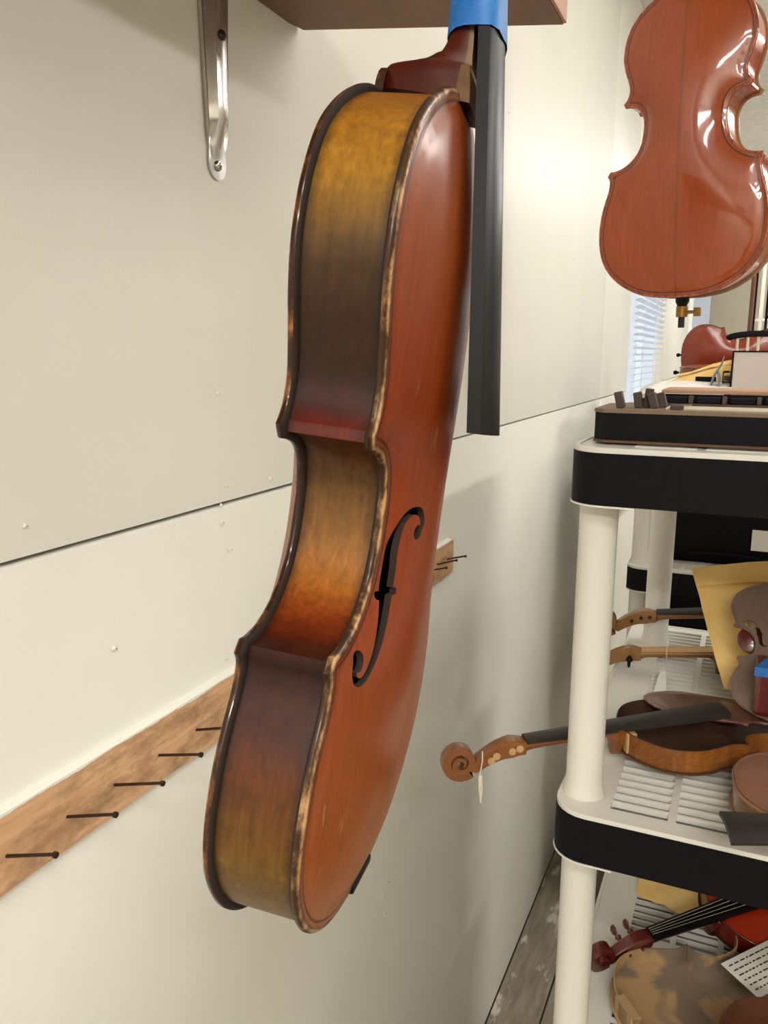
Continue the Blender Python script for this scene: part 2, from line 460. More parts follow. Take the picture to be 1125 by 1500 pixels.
def mk_scroll(parent, T, sl, mat, k=1.0, holes=None, name='scroll'):
    dx = T-37.75*k; secs = []
    for z, x, nz, nx, th, hw in scroll_path():
        h = th/2; s = []
        for (a, b) in ((-1,-.8),(-.85,-1),(.85,-1),(1,-.8),(1,.8),(.85,1),(-.85,1),(-1,.8)):
            s.append((((x+nx*h*a)*k+dx)/1000, hw*b*k/1000, ((z+nz*h*a-356)*k+356*sl)/1000))
        secs.append(s)
    m = MB().loft(secs)
    return m.build(name, mat, parent, True, 35)

def mk_fingerboard(parent, T, sl, mat, k=1.0, z0=219.0, z1=486.0, crown0=72.1, crown1=35.0, name='fingerboard', th=10.0):
    dx = T-37.75*k; secs = []
    for i in range(9):
        q = i/8; z = z0+(z1-z0)*q; hw = 21.2+(12-21.2)*q; cr = crown0+(crown1-crown0)*q; side = th*(1-.32*q)
        s = [(-hw, cr-side), (-hw, cr-side*.47)]
        for j in range(7):
            y = -hw+2*hw*(j+.5)/7; s.append((y, cr-side*.40*(y/hw)**2))
        s += [(hw, cr-side*.47), (hw, cr-side), (hw*.72, cr-side), (hw*.5, cr-side+2.0), (-hw*.5, cr-side+2.0), (-hw*.72, cr-side)]
        secs.append([((x*k+dx)/1000, y*k/1000, ((z-356)*k+356*sl)/1000) for y, x in s])
    return MB().loft(secs).build(name, mat, parent, True, 28)

def mk_peg(parent, z, y, T, sl, mat, k=1.0, side=1, x=14):
    dx = T-37.75*k
    P = lambda yy, dz=0, dxx=0: (((x+dxx)*k+dx)/1000, yy*side*k/1000, ((z+dz-356)*k+356*sl)/1000)
    m = MB().tube([P(-15), P(12), P(19), P(21), P(23)], [2.6*k/1000, 3.6*k/1000, 4.6*k/1000, 5.6*k/1000, 3.2*k/1000], 12)
    m.tube([P(23), P(26), P(32), P(38), P(41)], [3.2*k/1000, 5*k/1000, 8.5*k/1000, 8*k/1000, 3*k/1000], 12, flat=.35)
    return m.build('peg', mat, parent, True, 40)

def frame(origin, udir, wdir):
    """matrix whose z runs along the instrument (to the scroll) and x out of its belly"""
    z = Vector(udir).normalized(); x = Vector(wdir); x = (x-z*x.dot(z)).normalized(); y = z.cross(x)
    return Matrix.Translation(origin) @ Matrix((x, y, z)).transposed().to_4x4()

def instrument(name, label, cat, M, group=None, sl=1.0, sw=1.0, T=37.75, k=1.0, H=12, Hb=12, plate=None, back=None, rib=None, inner=None, neckm=None, necks=None, fbm=None,
               tone=lambda u, v, q: (120, 66, 22), belly=True, fh=True, neck=True, scroll=True, fb=True, pegs=None, pegm=None, step=8.0, nseg=4, endbutton=True, fbargs={}, block=None):
    r = empty(name, M, label=label, cat=cat, group=group)
    mk_plate('back_plate', r, T, (sl, sw), -1, Hb, back or plate, False, step, nseg, inner, kscale=k)
    mk_ribs(r, T, (sl, sw), rib, tone, nseg, lo=3.6*k, hi=T-(3.6*k if belly else 0), inner_mat=inner)
    if belly: mk_plate('top_plate', r, T, (sl, sw), 1, H, plate, fh, step, nseg, inner, kscale=k)
    b = MB().box((3.5*k/1000, -11*k/1000, (357*sl)/1000), (0, 11*k/1000, (355*sl+12*k)/1000))
    pts = [((3.9 if q else .2)*k/1000, 11.5*k*math.cos(a)/1000, (354*sl+(12.5*math.sin(a))*k)/1000) for q in (0, 1) for a in [math.pi*i/12 for i in range(13)]]
    MB().loft([pts[:13], pts[13:]]).build('back_button', back or plate, r, True, 40) if neck else None
    if neck: mk_neck(r, T, sl, neckm, necks or neckm, k)
    if scroll: mk_scroll(r, T, sl, neckm, k)
    if fb: mk_fingerboard(r, T, sl, fbm, k, **fbargs)
    if pegs:
        for i, z in enumerate(pegs): mk_peg(r, z, 0, T, sl, pegm or fbm, k, 1 if i % 2 else -1, x=float(np.interp(z, [490, 515, 530, 545], [19, 18, 13, 6])))
    if block: # unvarnished end blocks of an open body
        for z0, z1 in ((4, 17), (338, 352)):
            MB().box((4*k/1000, -20*k/1000, z0*sl/1000), ((T-1)/1000, 20*k/1000, z1*sl/1000), .002).build('end_block', block, r)
    if endbutton:
        MB().tube([(T/2000, 0, .001), (T/2000, 0, -.004*k), (T/2000, 0, -.006*k), (T/2000, 0, -.013*k), (T/2000, 0, -.016*k)], [.004*k, .0035*k, .0062*k, .0066*k, .004*k], 14).build('end_button', pegm or fbm, r, True, 40)
    return r

DABS = [((0.6296, 1.4152), 0.0018), ((0.6297, 1.3986), 0.0022), ((0.6416, 1.3692), 0.0022), ((0.6302, 1.5204), 0.0018), ((0.7175, 1.4279), 0.002), ((0.4778, 1.3235), 0.0025), ((0.6288, 1.2615), 0.0018), ((0.4001, 1.4393), 0.0017), ((1.0303, 0.7549), 0.005), ((1.0124, 0.7432), 0.0028), ((1.0205, 0.7069), 0.0029), ((0.6383, 1.4323), 0.0013), ((1.5695, 1.9962), 0.0025), ((2.2235, 1.802), 0.0025)]
NAILS = [(0.3566, 1.2131, 0.0543, 1.2284), (0.412, 1.2121, 0.0555, 1.2272), (0.4624, 1.2123, 0.0572, 1.2265), (0.5172, 1.2124, 0.0529, 1.2237), (0.5703, 1.2123, 0.0504, 1.2245), (1.0914, 1.2289, 0.0289, 1.2346), (1.2093, 1.2187, 0.0419, 1.2306), (1.259, 1.2163, 0.0406, 1.2259), (1.1969, 1.2125, 0.0291, 1.2196)]
VT0 = (0.26051, 0.3099, 1.31375)
VROT = [(0.98199, -0.16322, 0.09514), (0.15399, 0.98325, 0.09747), (-0.10946, -0.08106, 0.99068)]
BZ0, BZ1, BY1 = 1.1882, 1.2473, 1.2904
# ================================================================ materials
m_wall = (lambda t: (t.bump(t.noise(t.mapping(), 220, 4, .6), .10, .0015), t.set(t.ramp(t.noise(t.mapping(), 3, 4), [(.3, S((228,227,216))), (.75, S((236,234,225)))]), .42))[1])(NT('painted_panel'))
m_groove = plain('groove_dark', (70,58,46), .9)
m_ceil = plain('ceiling_white', (235,232,225), .8)
m_roomwall = plain('plain_painted_wall', (190,184,170), .7, .15, 5)
m_backwall = plain('back_wall_paint', (150,144,128), .6, .05, 4)
m_trimblue = plain('bluish_trim', (176,184,200), .4, .04)
m_trimw = plain('white_trim', (238,238,236), .35, .03)
m_batten = (lambda t: (t.bump(t.noise(t.mapping((1,.05,1)), 90, 6, .7), .3, .001), t.set(t.mix(t.ramp(t.noise(t.mapping((1,.35,1)), 34, 6, .7), [(.50, (0,0,0,1)), (.66, (.75,.75,.75,1))]), t.ramp(t.noise(t.mapping((1,.05,1)), 110, 6, .65, .4), [(.3, S((190,142,100))), (.7, S((222,180,138)))]), S((140,108,80))), .6))[1])(NT('pine_batten'))
m_slotshade = plain('shaded_slot_grey', (150,147,142), .7, .05, 20)  # recess floor colour: shade between the slats painted in as grey
m_board = wood('brown_board', (118,84,58), (142,104,74), 'y', 70, .55, bump=.2)
m_boardend = wood('pale_board_edge', (190,136,108), (212,160,130), 'y', 60, .6)
m_plank = (lambda t: (t.bump(t.noise(t.mapping((1,.15,1)), 60, 6, .7), .4, .003), t.set(t.mix(t.ramp(t.noise(t.mapping((1,.4,1)), 14, 5, .6), [(.56, (0,0,0,1)), (.62, (1,1,1,1))]), t.ramp(t.noise(t.mapping((1,.12,1)), 45, 6, .65), [(.3, S((104,94,80))), (.7, S((150,140,122)))]), S((190,184,170))), .8))[1])(NT('weathered_plank'))
m_steel = (lambda t: t.set(S((198,196,190)), t.ramp(t.noise(t.mapping((1,1,.1)), 60, 4), [(.3,(.16,)*3+(1,)), (.7,(.34,)*3+(1,))]), 1.0))(NT('zinc_steel'))
m_nail = plain('rusty_nail', (64,44,34), .55, .3, 200, metal=.6)
m_screw = plain('dark_screw', (70,66,62), .35, .1, metal=.9)
m_white = plain('white_plastic', (226,223,214), .38, .02, 10)
m_post = plain('white_post', (228,225,216), .42, .02, 8, bump=.02)
m_black = plain('black_plastic', (17,16,19), .55, .2, 60, bump=.05, spec=.12)
m_blackcloth = plain('black_cloth', (16,16,20), .85, .2, 200, bump=.3, spec=.2)
m_tape = (lambda t: (t.bump(t.noise(t.mapping((1,1,.4)), 260, 4, .7), .25, .0008), t.set(t.ramp(t.noise(t.mapping((.6,1,.6)), 120, 5), [(.3, S((28,98,172))), (.7, S((52,130,205)))]), .55))[1])(NT('blue_masking_tape'))
m_ebony = plain('ebony', (12,11,13), .36, .25, 120, spec=.18, stretch=(1,1,.06), bump=.04)
m_ebonyold = plain('worn_ebony', (44,38,36), .5, .35, 160, stretch=(1,1,.1), bump=.15)
m_manila = (lambda t: (t.bump(t.noise(t.mapping(), 26, 4, .6, .8), .5, .006), t.set(t.ramp(t.noise(t.mapping(), 20, 4), [(.3, S((232,188,108))), (.7, S((246,210,136)))]), .55))[1])(NT('manila_paper'))
m_paper = plain('white_paper', (232,228,220), .6, .04)
m_cream = plain('cream_soundboard', (206,196,168), .5, .08)
m_string = plain('cotton_string', (226,216,196), .8)
m_pale = wood('pale_maple', (204,160,108), (226,186,134), 'z', 80, .55)
m_spruce_in = wood('raw_spruce', (150,116,80), (178,142,104), 'z', 50, .75)
m_brass = plain('brass', (150,112,56), .35, .15, 80, metal=.8)
m_rubber = plain('black_rubber', (20,19,18), .6)
m_clamp = plain('blue_grey_clamp', (120,142,160), .35, .1, metal=.3)

# main violin
m_v_top = varnish('red_brown_varnish', (122,42,6), (148,66,14), (62,38,20), (196,152,104), rough=.45, coat=.32, coat_rough=.20, wear=.5, spec=.15, zgrad=[(.0, (170,102,38)), (.18, (156,82,24)), (.38, (136,54,10)), (.62, (128,47,8)), (.85, (150,72,24)), (1.0, (142,68,24))])
m_v_back = varnish('worn_back_varnish', (120,58,22), (150,82,32), (50,26,14), (170,108,60), rough=.36, coat=.45, spec=.15)
m_v_rib = ribmat('rib_varnish_and_sheen', edge=(34,18,10), rough=.42, coat=.18, cr=.2)
m_v_neck = wood('dark_red_heel', (62,16,6), (92,26,8), 'z', 60, .35, .35, .03)
m_v_neckside = wood('olive_neck_wood', (92,62,26), (124,88,40), 'z', 60, .4, .4, .05)
m_darkin = plain('dark_inside', (40,26,16), .9)
# the small cello
m_c_back = varnish('orange_red_varnish', (142,50,8), (176,82,20), (112,40,12), (188,98,48), rough=.25, coat=1.0, coat_rough=.05, joint=True, axis_scale=(30,30,2), k=1.3, ripple=3.0)
m_c_rib = ribmat('orange_rib_varnish', edge=(120,44,16), rough=.25, coat=1, dark=.3, cr=.05)
# the other instruments
m_brown_pl = varnish('brown_varnish', (128,66,26), (150,84,38), (110,60,26), (190,130,74), purf=False)
m_brown_rib = ribmat('amber_rib_varnish', edge=(96,50,20), rough=.35, dark=.3)
m_grey_pl = varnish('stripped_grey_brown', (104,86,76), (134,112,98), (96,78,66), (150,126,104), rough=.6, coat=.15, purf=False)
m_purple_pl = varnish('purple_brown_plate', (98,60,48), (118,76,62), (92,52,40), (170,110,80), rough=.5, coat=.4, purf=False)
m_red_pl = varnish('sunburst_red_varnish', (150,28,8), (186,58,10), (60,12,8), (110,30,14), rough=.3, coat=.8, purf=False)
m_redneck = wood('dark_red_varnish', (78,14,12), (108,26,20), 'z', 60, .3, .8, .03)
m_redbrown = varnish('red_brown_plain', (120,38,18), (148,58,28), (96,32,16), (160,80,44), rough=.35, coat=.7, purf=False)
m_amberneck = wood('amber_neck_varnish', (132,76,32), (162,98,46), 'z', 70, .38, .6, .05)
m_ochre = wood('ochre_neck_varnish', (138,92,40), (168,118,60), 'z', 70, .45, .5, .05)
m_tan_rib = ribmat('bare_maple_ribs', edge=(132,104,74), rough=.7, coat=0, dark=.15)
m_tan_in = (lambda t: t.set(t.mix(t.ramp(t.noise(t.mapping((1,1,.8)), 11, 3, .5, .6), [(.46, (0,0,0,1)), (.52, (1,1,1,1))]), S((128,110,92)), S((176,142,100))), .75))(NT('bare_wood_inside'))
m_pink_in = wood('pinkish_bare_plate', (142,98,78), (166,118,94), 'z', 20, .65)

# ================================================================ the room
WX1, WY0, WY1 = 3.6, -2.6, 6.6
HZ = 1.4155                                        # height of the horizontal panel joint
wl = MB()
for a, b in (((-.12, WY0, 0), (-.016, 3.35, CEIL)), ((-.12, 3.35, 0), (-.016, 4.35, .95)), ((-.12, 3.35, 2.15), (-.016, 4.35, CEIL)), ((-.12, 4.35, 0), (-.016, WY1, CEIL))): wl.box(a, b)
wall = wl.build('wall_left', m_groove, kind='structure')
G = .0017
def panel(y0, y1, z0, z1): MB().box((-.016, y0+G, z0+G), (0, y1-G, z1-G), .0016).build('panel', m_wall, wall, True)
for y0, y1 in ((WY0, -1.9), (-1.9, .31-.8), (.31-.8, 2.75)): panel(y0, y1, 0, HZ); panel(y0, y1, HZ, CEIL)
panel(2.75, 3.35, 0, HZ); panel(2.75, 3.35, HZ, CEIL); panel(3.35, 4.35, 0, .95); panel(3.35, 4.35, 2.15, CEIL); panel(4.35, WY1, 0, HZ); panel(4.35, WY1, HZ, CEIL)
for (y, z), r in DABS:
    n = 9; V = [(.0030, y, z)]; F = []
    for k in range(n):
        a = 2*math.pi*k/n; q = r*random.uniform(.6, 1.2); V.append((.0002, y+q*math.cos(a), z+q*1.5*math.sin(a)))
    for k in range(n): F.append((0, 1+k, 1+(k+1) % n))
    mobj('paint_dab', V, F, m_wall, wall, True)
    MB().tube([(.0018, y+r*.2, z), (.0031, y+r*.2, z)], r*.2, 8).build('nail_hole', m_screw, wall)
MB().box((WX1, WY0, 0), (WX1+.1, WY1, CEIL)).build('wall_right', m_roomwall, kind='structure')
MB().box((-.1, WY0-.1, 0), (WX1+.1, WY0, CEIL)).build('wall_front', m_roomwall, kind='structure')
MB().box((-.1, WY1, 0), (WX1+.1, WY1+.1, CEIL)).build('wall_back', m_backwall, kind='structure')
MB().box((-.1, WY0-.1, CEIL), (WX1+.1, WY1+.1, CEIL+.1)).build('ceiling', m_ceil, kind='structure')
fl = MB().box((-.1, WY0-.1, -.1), (WX1+.1, WY1+.1, -.018)).build('floor', m_groove, kind='structure')
xs = 0.0; i = 0
while xs < WX1-.01:
    wd = .118; e = min(xs+wd, WX1)
    ys = [WY0]+sorted([WY0+random.uniform(1.2, 3.0), WY0+random.uniform(4.2, 7.2)])+[WY1]
    for a, b in zip(ys[:-1], ys[1:]):
        dz = random.uniform(-.0012, .0008); MB().box((xs+.002, a+.0015, -.018), (e-.002, b-.0015, dz), .002).build('plank', m_plank, fl)
    xs = e
MB().box((0.0, 6.56, 0), (.135, 6.6, 2.2)).build('trim_1', m_trimblue, kind='structure')
MB().box((.0, 6.50, 0), (.02, 6.56, 2.2)).build('trim_2', m_trimw, kind='structure')

# window with a horizontal blind in the left wall
win = MB()
for a, b in (((-.10, 3.35, .95), (-.0, 3.38, 2.15)), ((-.10, 4.32, .95), (0, 4.35, 2.15)), ((-.10, 3.38, .95), (0, 4.32, .98)), ((-.10, 3.38, 2.12), (0, 4.32, 2.15)), ((-.08, 3.83, .98), (-.03, 3.86, 2.12))): win.box(a, b)
wo = win.build('window_1', m_trimw, kind='structure')
tg = NT('window_glass'); tg.b.inputs['Transmission Weight'].default_value = 1; tg.b.inputs['IOR'].default_value = 1.45; m_glass = tg.set((1,1,1,1), 0.0)
MB().box((-.064, 3.381, .981), (-.06, 3.829, 2.119)).build('pane', m_glass, wo)
MB().box((-.064, 3.861, .981), (-.06, 4.319, 2.119)).build('pane', m_glass, wo)
bl = empty('window_blind', loc=(.012, 3.85, 2.14), label='white horizontal slat blind over the window at the far end of the left wall', cat='blind')
m_slat = (lambda t: (t.b.inputs['Subsurface Weight'].__setattr__('default_value', 0), t.set(S((236,240,248)), .4))[1])(NT('blind_slat'))
MB().box((0, -.53, -.01), (.035, .53, .03), .002).build('head_rail', m_trimw, bl)
sm = None
for k in range(44):
    z = -.03-k*.0262
    if sm is None:
        m = MB(); pr = [(-.011, -.0045), (-.004, .0), (.004, .0025), (.012, .0035)]
        V = []; 
        for y in (-.52, .52):
            for t_ in (0, .0008):
                for a, b in pr: V.append((a+.018, y, b+t_))
        F = [(0,1,9,8),(1,2,10,9),(2,3,11,10),(4,12,13,5),(5,13,14,6),(6,14,15,7),(0,8,12,4),(3,7,15,11),(0,4,5,1),(1,5,6,2),(2,6,7,3)]
        so = m.add(V, F).build('slat', m_slat, bl); sm = so
    else:
        so = sm.copy(); COL.objects.link(so); so.parent = bl
    so.location = (0, 0, z); so.rotation_euler = (0, math.radians(0), 0)
for y in (-.4, .0, .4): MB().tube([(.034, y, 0), (.034, y, -1.18)], .0012, 6).build('cord', m_string, bl)
MB().box((.006, -.52, -1.20), (.03, .52, -1.183), .002).build('bottom_rail', m_trimw, bl)

# ceiling fixtures (overhead, out of the picture, they light the room)
te = NT('tube_light'); te.b.inputs['Emission Color'].default_value = LAMP_COL+(1,); te.b.inputs['Emission Strength'].default_value = 9; m_tube = te.set((1,1,1,1), .5)
for (fx, fy, ax, pw), lb in zip(FIXTURES, ('white twin-tube ceiling light over the wooden wall shelf', 'white twin-tube ceiling light over the middle of the workshop', 'white twin-tube ceiling light near the window with the blind', 'white twin-tube ceiling light behind the photographer', 'white twin-tube ceiling light added to brighten the far end wall', 'white twin-tube ceiling light added above the shelving unit to fill the wall')):
    f = empty('ceiling_light', loc=(fx, fy, CEIL), label=lb, cat='lamp', group='ceiling lights')
    dx, dy = (.61, .15) if ax == 'x' else (.15, .61)
    MB().box((-dx, -dy, -.05), (dx, dy, 0), .006).build('housing', m_trimw, f)
    for s in (-1, 1):
        a = (-.58, s*.08, -.07) if ax == 'x' else (s*.08, -.58, -.07); b = (.58, s*.08, -.07) if ax == 'x' else (s*.08, .58, -.07)
        MB().tube([a, b], .013, 10).build('tube', m_tube, f, True)
    ld = bpy.data.lights.new('tube_glow', 'AREA'); ld.shape = 'RECTANGLE'; ld.size = 2*dx; ld.size_y = 2*dy; ld.energy = pw; ld.color = LAMP_COL
    lo = bpy.data.objects.new('tube_glow', ld); COL.objects.link(lo); lo.parent = f; lo.location = (0, 0, -.09)

# ================================================================ wall furniture
BT, BH = .007, BZ1-BZ0
bt = empty('nail_batten', loc=(0, .7, BZ0), label='rough pine batten with a row of long nails along the wall', cat='batten')
ys = np.linspace(-.5, BY1, 60); sec = []
for j, y in enumerate(ys):
    a = random.uniform(-.0008, .0008); b = random.uniform(-.0008, .0008)
    if j == len(ys)-1: a -= .002
    sec.append([(0, y-.7, 0), (BT, y-.7, 0+b), (BT, y-.7, BH-.0012+a), (BT-.0012, y-.7, BH+a), (0, y-.7, BH+.001)])
MB().loft(sec).build('board', m_batten, bt)
yy = np.linspace(-1.1, BY1-.71, 420); rr = random.Random(8); lo_ = [BH-.0012-.0009*(1+math.sin(y*61)*math.sin(y*23+1))-.0008*rr.random()-(.0018*max(0, math.sin(y*17+2))**6) for y in yy]
MB().loft([[(BT, y, a_), (BT+.0004, y, a_+.0004), (BT+.0004, y, BH-.0004), (BT-.002, y, BH+.0012), (0.0, y, BH+.0016), (0.0, y, BH)] for y, a_ in zip(yy, lo_)]).build('paint_smear', m_wall, bt, True, 40)
for y, z, x2, z2 in NAILS:
    z -= BZ0; z2 -= BZ0
    MB().tube([(.002, y-.7, z), (x2-.0025, y-.7, z2), (x2-.0024, y-.7, z2), (x2, y-.7, z2)], [.0013, .0013, .0023, .0023], 8).build('nail', m_nail, bt, True)

sh = empty('wall_shelf', loc=(0, .5, 1.88), label='dark brown wooden wall shelf seen from below above the violin', cat='shelf')
pl = [(.001, -1.0), (.25, -1.0), (.25, .383), (.005, .293), (.001, .27)]
MB().prism(pl, 0, .032).build('shelf_board', m_board, sh)
MB().box((.25, -1.0, .001), (.2535, .3835, .031), .0008).build('front_edge', m_boardend, sh)

br = empty('shelf_bracket', loc=(0, .64, 1.88), label='zinc plated steel bracket screwed to the wall under the wooden shelf', cat='bracket')
def leg(axis):
    secs = []; L = .172 if axis == 'z' else .17
    for q in list(np.linspace(0, .92, 14))+[.94,.955,.97,.98,.99,.996,1]:
        d = q*L; hw = (.0210-(.0210-.0125)*min(1, q*1.02))*(1-.13*math.exp(-((q-.86)/.03)**2))
        if q > .93: hw = .0125*math.sqrt(max(0.02, 1-((q-.93)/.07)**2))
        rdg = max(0, .0085*(1-max(0, (q-.70)/.14)) if q > .70 else .0085)
        sc = [(-hw, .0005), (-hw, .0022+(.002 if q < .8 else 0)), (-hw*.72, .0022), (-hw*.45, .0022+rdg*.9), (-hw*.1, .0022+rdg), (hw*.1, .0022+rdg), (hw*.45, .0022+rdg*.9), (hw*.72, .0022), (hw, .0022+(.002 if q < .8 else 0)), (hw, .0005)]
        secs.append([((x, y, -d) if axis == 'z' else (d, y, -x)) for y, x in sc])
    return MB().loft(secs)
leg('z').build('wall_leg', m_steel, br, True, 30)
leg('x').build('shelf_leg', m_steel, br, True, 30)
for z, x0 in ((-.160, .0022), (-.055, .0105)):
    s = MB().tube([(x0, 0, z), (x0+.001, 0, z), (x0+.0022, 0, z), (x0+.0026, 0, z)], [.0046, .0046, .0036, .0012], 14).build('screw', m_screw if z > -.1 else m_steel, br, True)
    MB().box((x0+.0024, -.0004, z-.0026), (x0+.0029, .0004, z+.0026)).box((x0+.0024, -.0026, z-.0004), (x0+.0029, .0026, z+.0004)).build('screw_slot', m_screw, s)

# ================================================================ shelving units
def rrect(x0, y0, x1, y1, r, n=6):
    P = []
    for cx_, cy_, a0 in ((x1-r, y1-r, 0), (x0+r, y1-r, 90), (x0+r, y0+r, 180), (x1-r, y0+r, 270)):
        for k in range(n+1): a = math.radians(a0+90*k/n); P.append((cx_+r*math.cos(a), cy_+r*math.sin(a)))
    return P
UW, UD = .914, .765
def ring(P, Q, z0, z1):
    n = len(P); V = [(x, y, z0) for x, y in P]+[(x, y, z1) for x, y in P]+[(x, y, z1) for x, y in Q]+[(x, y, z0) for x, y in Q]
    return V, [((k+a*n), ((k+1) % n+a*n), ((k+1) % n+b*n), (k+b*n)) for a, b in ((0,1),(1,2),(2,3),(3,0)) for k in range(n)]
def post_xy(): return [(.029, .058), (UW-.029, .058), (.052, UD-.105), (UW-.052, UD-.105)]
BAYX = [(.066+.0745*k, .066+.0745*k+.0655) for k in range(11)]
BAYY = [(.030, .350), (.400, .735)]
def shelving(name, loc, label, tiers, detail):
    u = empty(name, loc=loc, label=label, cat='shelving unit', group='plastic shelving units')
    for z in tiers:
        t = MB()
        xb = [.004]+[v for b in BAYX for v in b]+[UW-.004]
        RR = rrect(.004, .004, UW-.004, UD-.004, .038); XM = BAYX[0][0]; XN = BAYX[-1][1]
        t.prism([p for p in RR if p[0] < UW/2][::1]+[(XM, .004), (XM, UD-.004)], z-.018, z)
        t.prism([(XN, UD-.004), (XN, .004)]+[p for p in RR if p[0] > UW/2 and p[1] < UD/2]+[p for p in RR if p[0] > UW/2 and p[1] > UD/2], z-.018, z)
        for k in range(2, len(xb)-2, 2): t.box((xb[k], .004, z-.018), (xb[k+1], UD-.004, z))          # solid strips between the bays
        for y0, y1 in ((.004, .030), (.350, .400), (.735, UD-.004)):
            for a, b in BAYX: t.box((a, y0, z-.018), (b, y1, z))
        s = t.build('shelf', m_white, u)
        MB().box((.05, .02, z-.0165), (UW-.05, UD-.02, z-.0125)).build('recess_floor', m_slotshade, s)
        V, F = ring(rrect(.0006, .0006, UW-.0006, UD-.0006, .040), rrect(.006, .006, UW-.006, UD-.006, .036), z-.006, z+.0012); MB().add(V, F).build('rim', m_white, s, True, 40)
        V, F = ring(rrect(0, 0, UW, UD, .040), rrect(.004, .004, UW-.004, UD-.004, .036), z-.062, z-.0045); MB().add(V, F).build('black_band', m_black, s, True, 40)
        for cx_, cy_, a0 in ((UW-.04, UD-.04, 0), (.04, UD-.04, 90), (.04, .04, 180), (UW-.04, .04, 270)):
            A = [math.radians(a0+90*k/8) for k in range(9)]; c1 = (math.cos(A[0]), math.sin(A[0])); c2 = (math.cos(A[-1]), math.sin(A[-1]))
            e1, e2 = (math.sin(A[0])*.035, -math.cos(A[0])*.035), (-math.sin(A[-1])*.035, math.cos(A[-1])*.035)
            out = lambda r_: [(cx_+r_*c1[0]+e1[0], cy_+r_*c1[1]+e1[1])]+[(cx_+r_*math.cos(a), cy_+r_*math.sin(a)) for a in A]+[(cx_+r_*c2[0]+e2[0], cy_+r_*c2[1]+e2[1])]
            O, I = out(.0412), out(.034)
            MB().loft([[(a[0], a[1], z-.0642), (a[0], a[1], z-.0622), (b_[0], b_[1], z-.0622), (b_[0], b_[1], z-.0642)] for a, b_ in zip(O, I)]).build('lower_lip', m_white, s, True, 40)
        rest = MB(); first = None
        for bi, (a, b) in enumerate(BAYX):
            for y0, y1 in BAYY:
                n = int((y1-y0)/.0195)
                for k in range(1, n+1):
                    yy = y0+(y1-y0)*k/(n+1)
                    if detail(z, bi):
                        if first is None: first = MB().box((0, -.0020, -.007), (.0655, .0020, .0004)).build('slat', m_white, s); o = first
                        else: o = first.copy(); COL.objects.link(o); o.parent = s
                        o.location = (a, yy, z)
                    else: rest.box((a, yy-.0020, z-.007), (b, yy+.0020, z+.0004))
        if rest.V: rest.build('slat_grid', m_white, s, kind='stuff')
    zs = sorted(tiers)
    for (x, y) in post_xy():
        for a, b in zip(zs[:-1], zs[1:]):
            MB().tube([(x, y, a-.02), (x, y, a), (x, y, a+.004), (x, y, a+.018), (x, y, b-.075), (x, y, b-.068), (x, y, b-.064), (x, y, b-.02)], [.0235, .0262, .0248, .0222, .0222, .0235, .0245, .0245], 28, cap=False).build('post', m_post, u, True, 50)
        MB().tube([(x, y, -loc[2]), (x, y, zs[0]-.02)], .0222, 24).build('foot_post', m_post, u, True, 50)
    return u
TZ = [.152, .587, 1.022, 1.457]
U1 = (.272, .895, 0); U2 = (.194, 2.11, 0)
shelving('shelving_unit', U1, 'white and black plastic shelving unit holding violins nearest the camera', TZ, lambda z, b: b < 5 and z in (.587, 1.022))
shelving('shelving_unit', U2, 'second plastic shelving unit standing behind the first near the window', TZ, lambda z, b: False)

# ================================================================ the violin in front
def vtone(u, v, q):  # varnish patches along the rib, with a greyish reflection painted in at the bottom
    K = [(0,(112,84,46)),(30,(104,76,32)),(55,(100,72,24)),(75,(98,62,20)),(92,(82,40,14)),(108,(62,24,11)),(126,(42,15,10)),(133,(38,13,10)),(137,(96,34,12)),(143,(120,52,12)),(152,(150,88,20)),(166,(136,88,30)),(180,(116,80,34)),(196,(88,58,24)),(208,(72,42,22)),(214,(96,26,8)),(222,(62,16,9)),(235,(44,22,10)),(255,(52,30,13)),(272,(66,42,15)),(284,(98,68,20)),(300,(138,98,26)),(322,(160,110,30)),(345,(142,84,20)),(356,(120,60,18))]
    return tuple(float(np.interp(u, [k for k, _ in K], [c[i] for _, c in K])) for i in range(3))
MV = Matrix.Translation(VT0) @ Matrix(VROT).to_4x4()
TV = 37.75
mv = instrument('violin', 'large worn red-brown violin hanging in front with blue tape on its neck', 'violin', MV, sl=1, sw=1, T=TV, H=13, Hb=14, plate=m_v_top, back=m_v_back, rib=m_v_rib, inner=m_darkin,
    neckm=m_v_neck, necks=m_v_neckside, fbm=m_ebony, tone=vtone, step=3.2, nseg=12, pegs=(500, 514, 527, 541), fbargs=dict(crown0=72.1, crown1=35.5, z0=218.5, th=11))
MB().box(((TV-5)/1000, -.015, -.0003), ((TV+1.4)/1000, .015, .0045), .0012).build('saddle', m_ebony, mv, True)
# masking tape wound round the neck and fingerboard
secs = []
for k in range(8):
    z = 378+(455-378)*k/7; fx = (z-218.5)/(486-218.5); crown = 72.1+(35.5-72.1)*fx+.5; side = 11*(1-.32*fx); hwf = 21.2+(12-21.2)*fx+.5
    bot = float(np.interp(z, [377, 380, 392, 420, 455], [26.9, 26.7, 26.1, 23.6, 20.3]))-.6; low = crown-side-.5
    s = []
    for j in range(11):
        a_ = math.pi*j/10; s.append((low-(low-bot)*math.sin(a_)**.8, -(hwf-1.2*math.sin(a_))*math.cos(a_)))
    s += [(crown-side*.47, hwf)]+[(crown-side*.40*(y/hwf)**2+.3, y) for y in (.72*hwf, .36*hwf, 0, -.36*hwf, -.72*hwf)]+[(crown-side*.47, -hwf)]
    secs.append([(x/1000, y/1000, z/1000+.0006*math.sin(y*.35)*(k == 0)) for x, y in s])
MB().loft(secs, cap=False).build('neck_tape', m_tape, mv, True, 60)
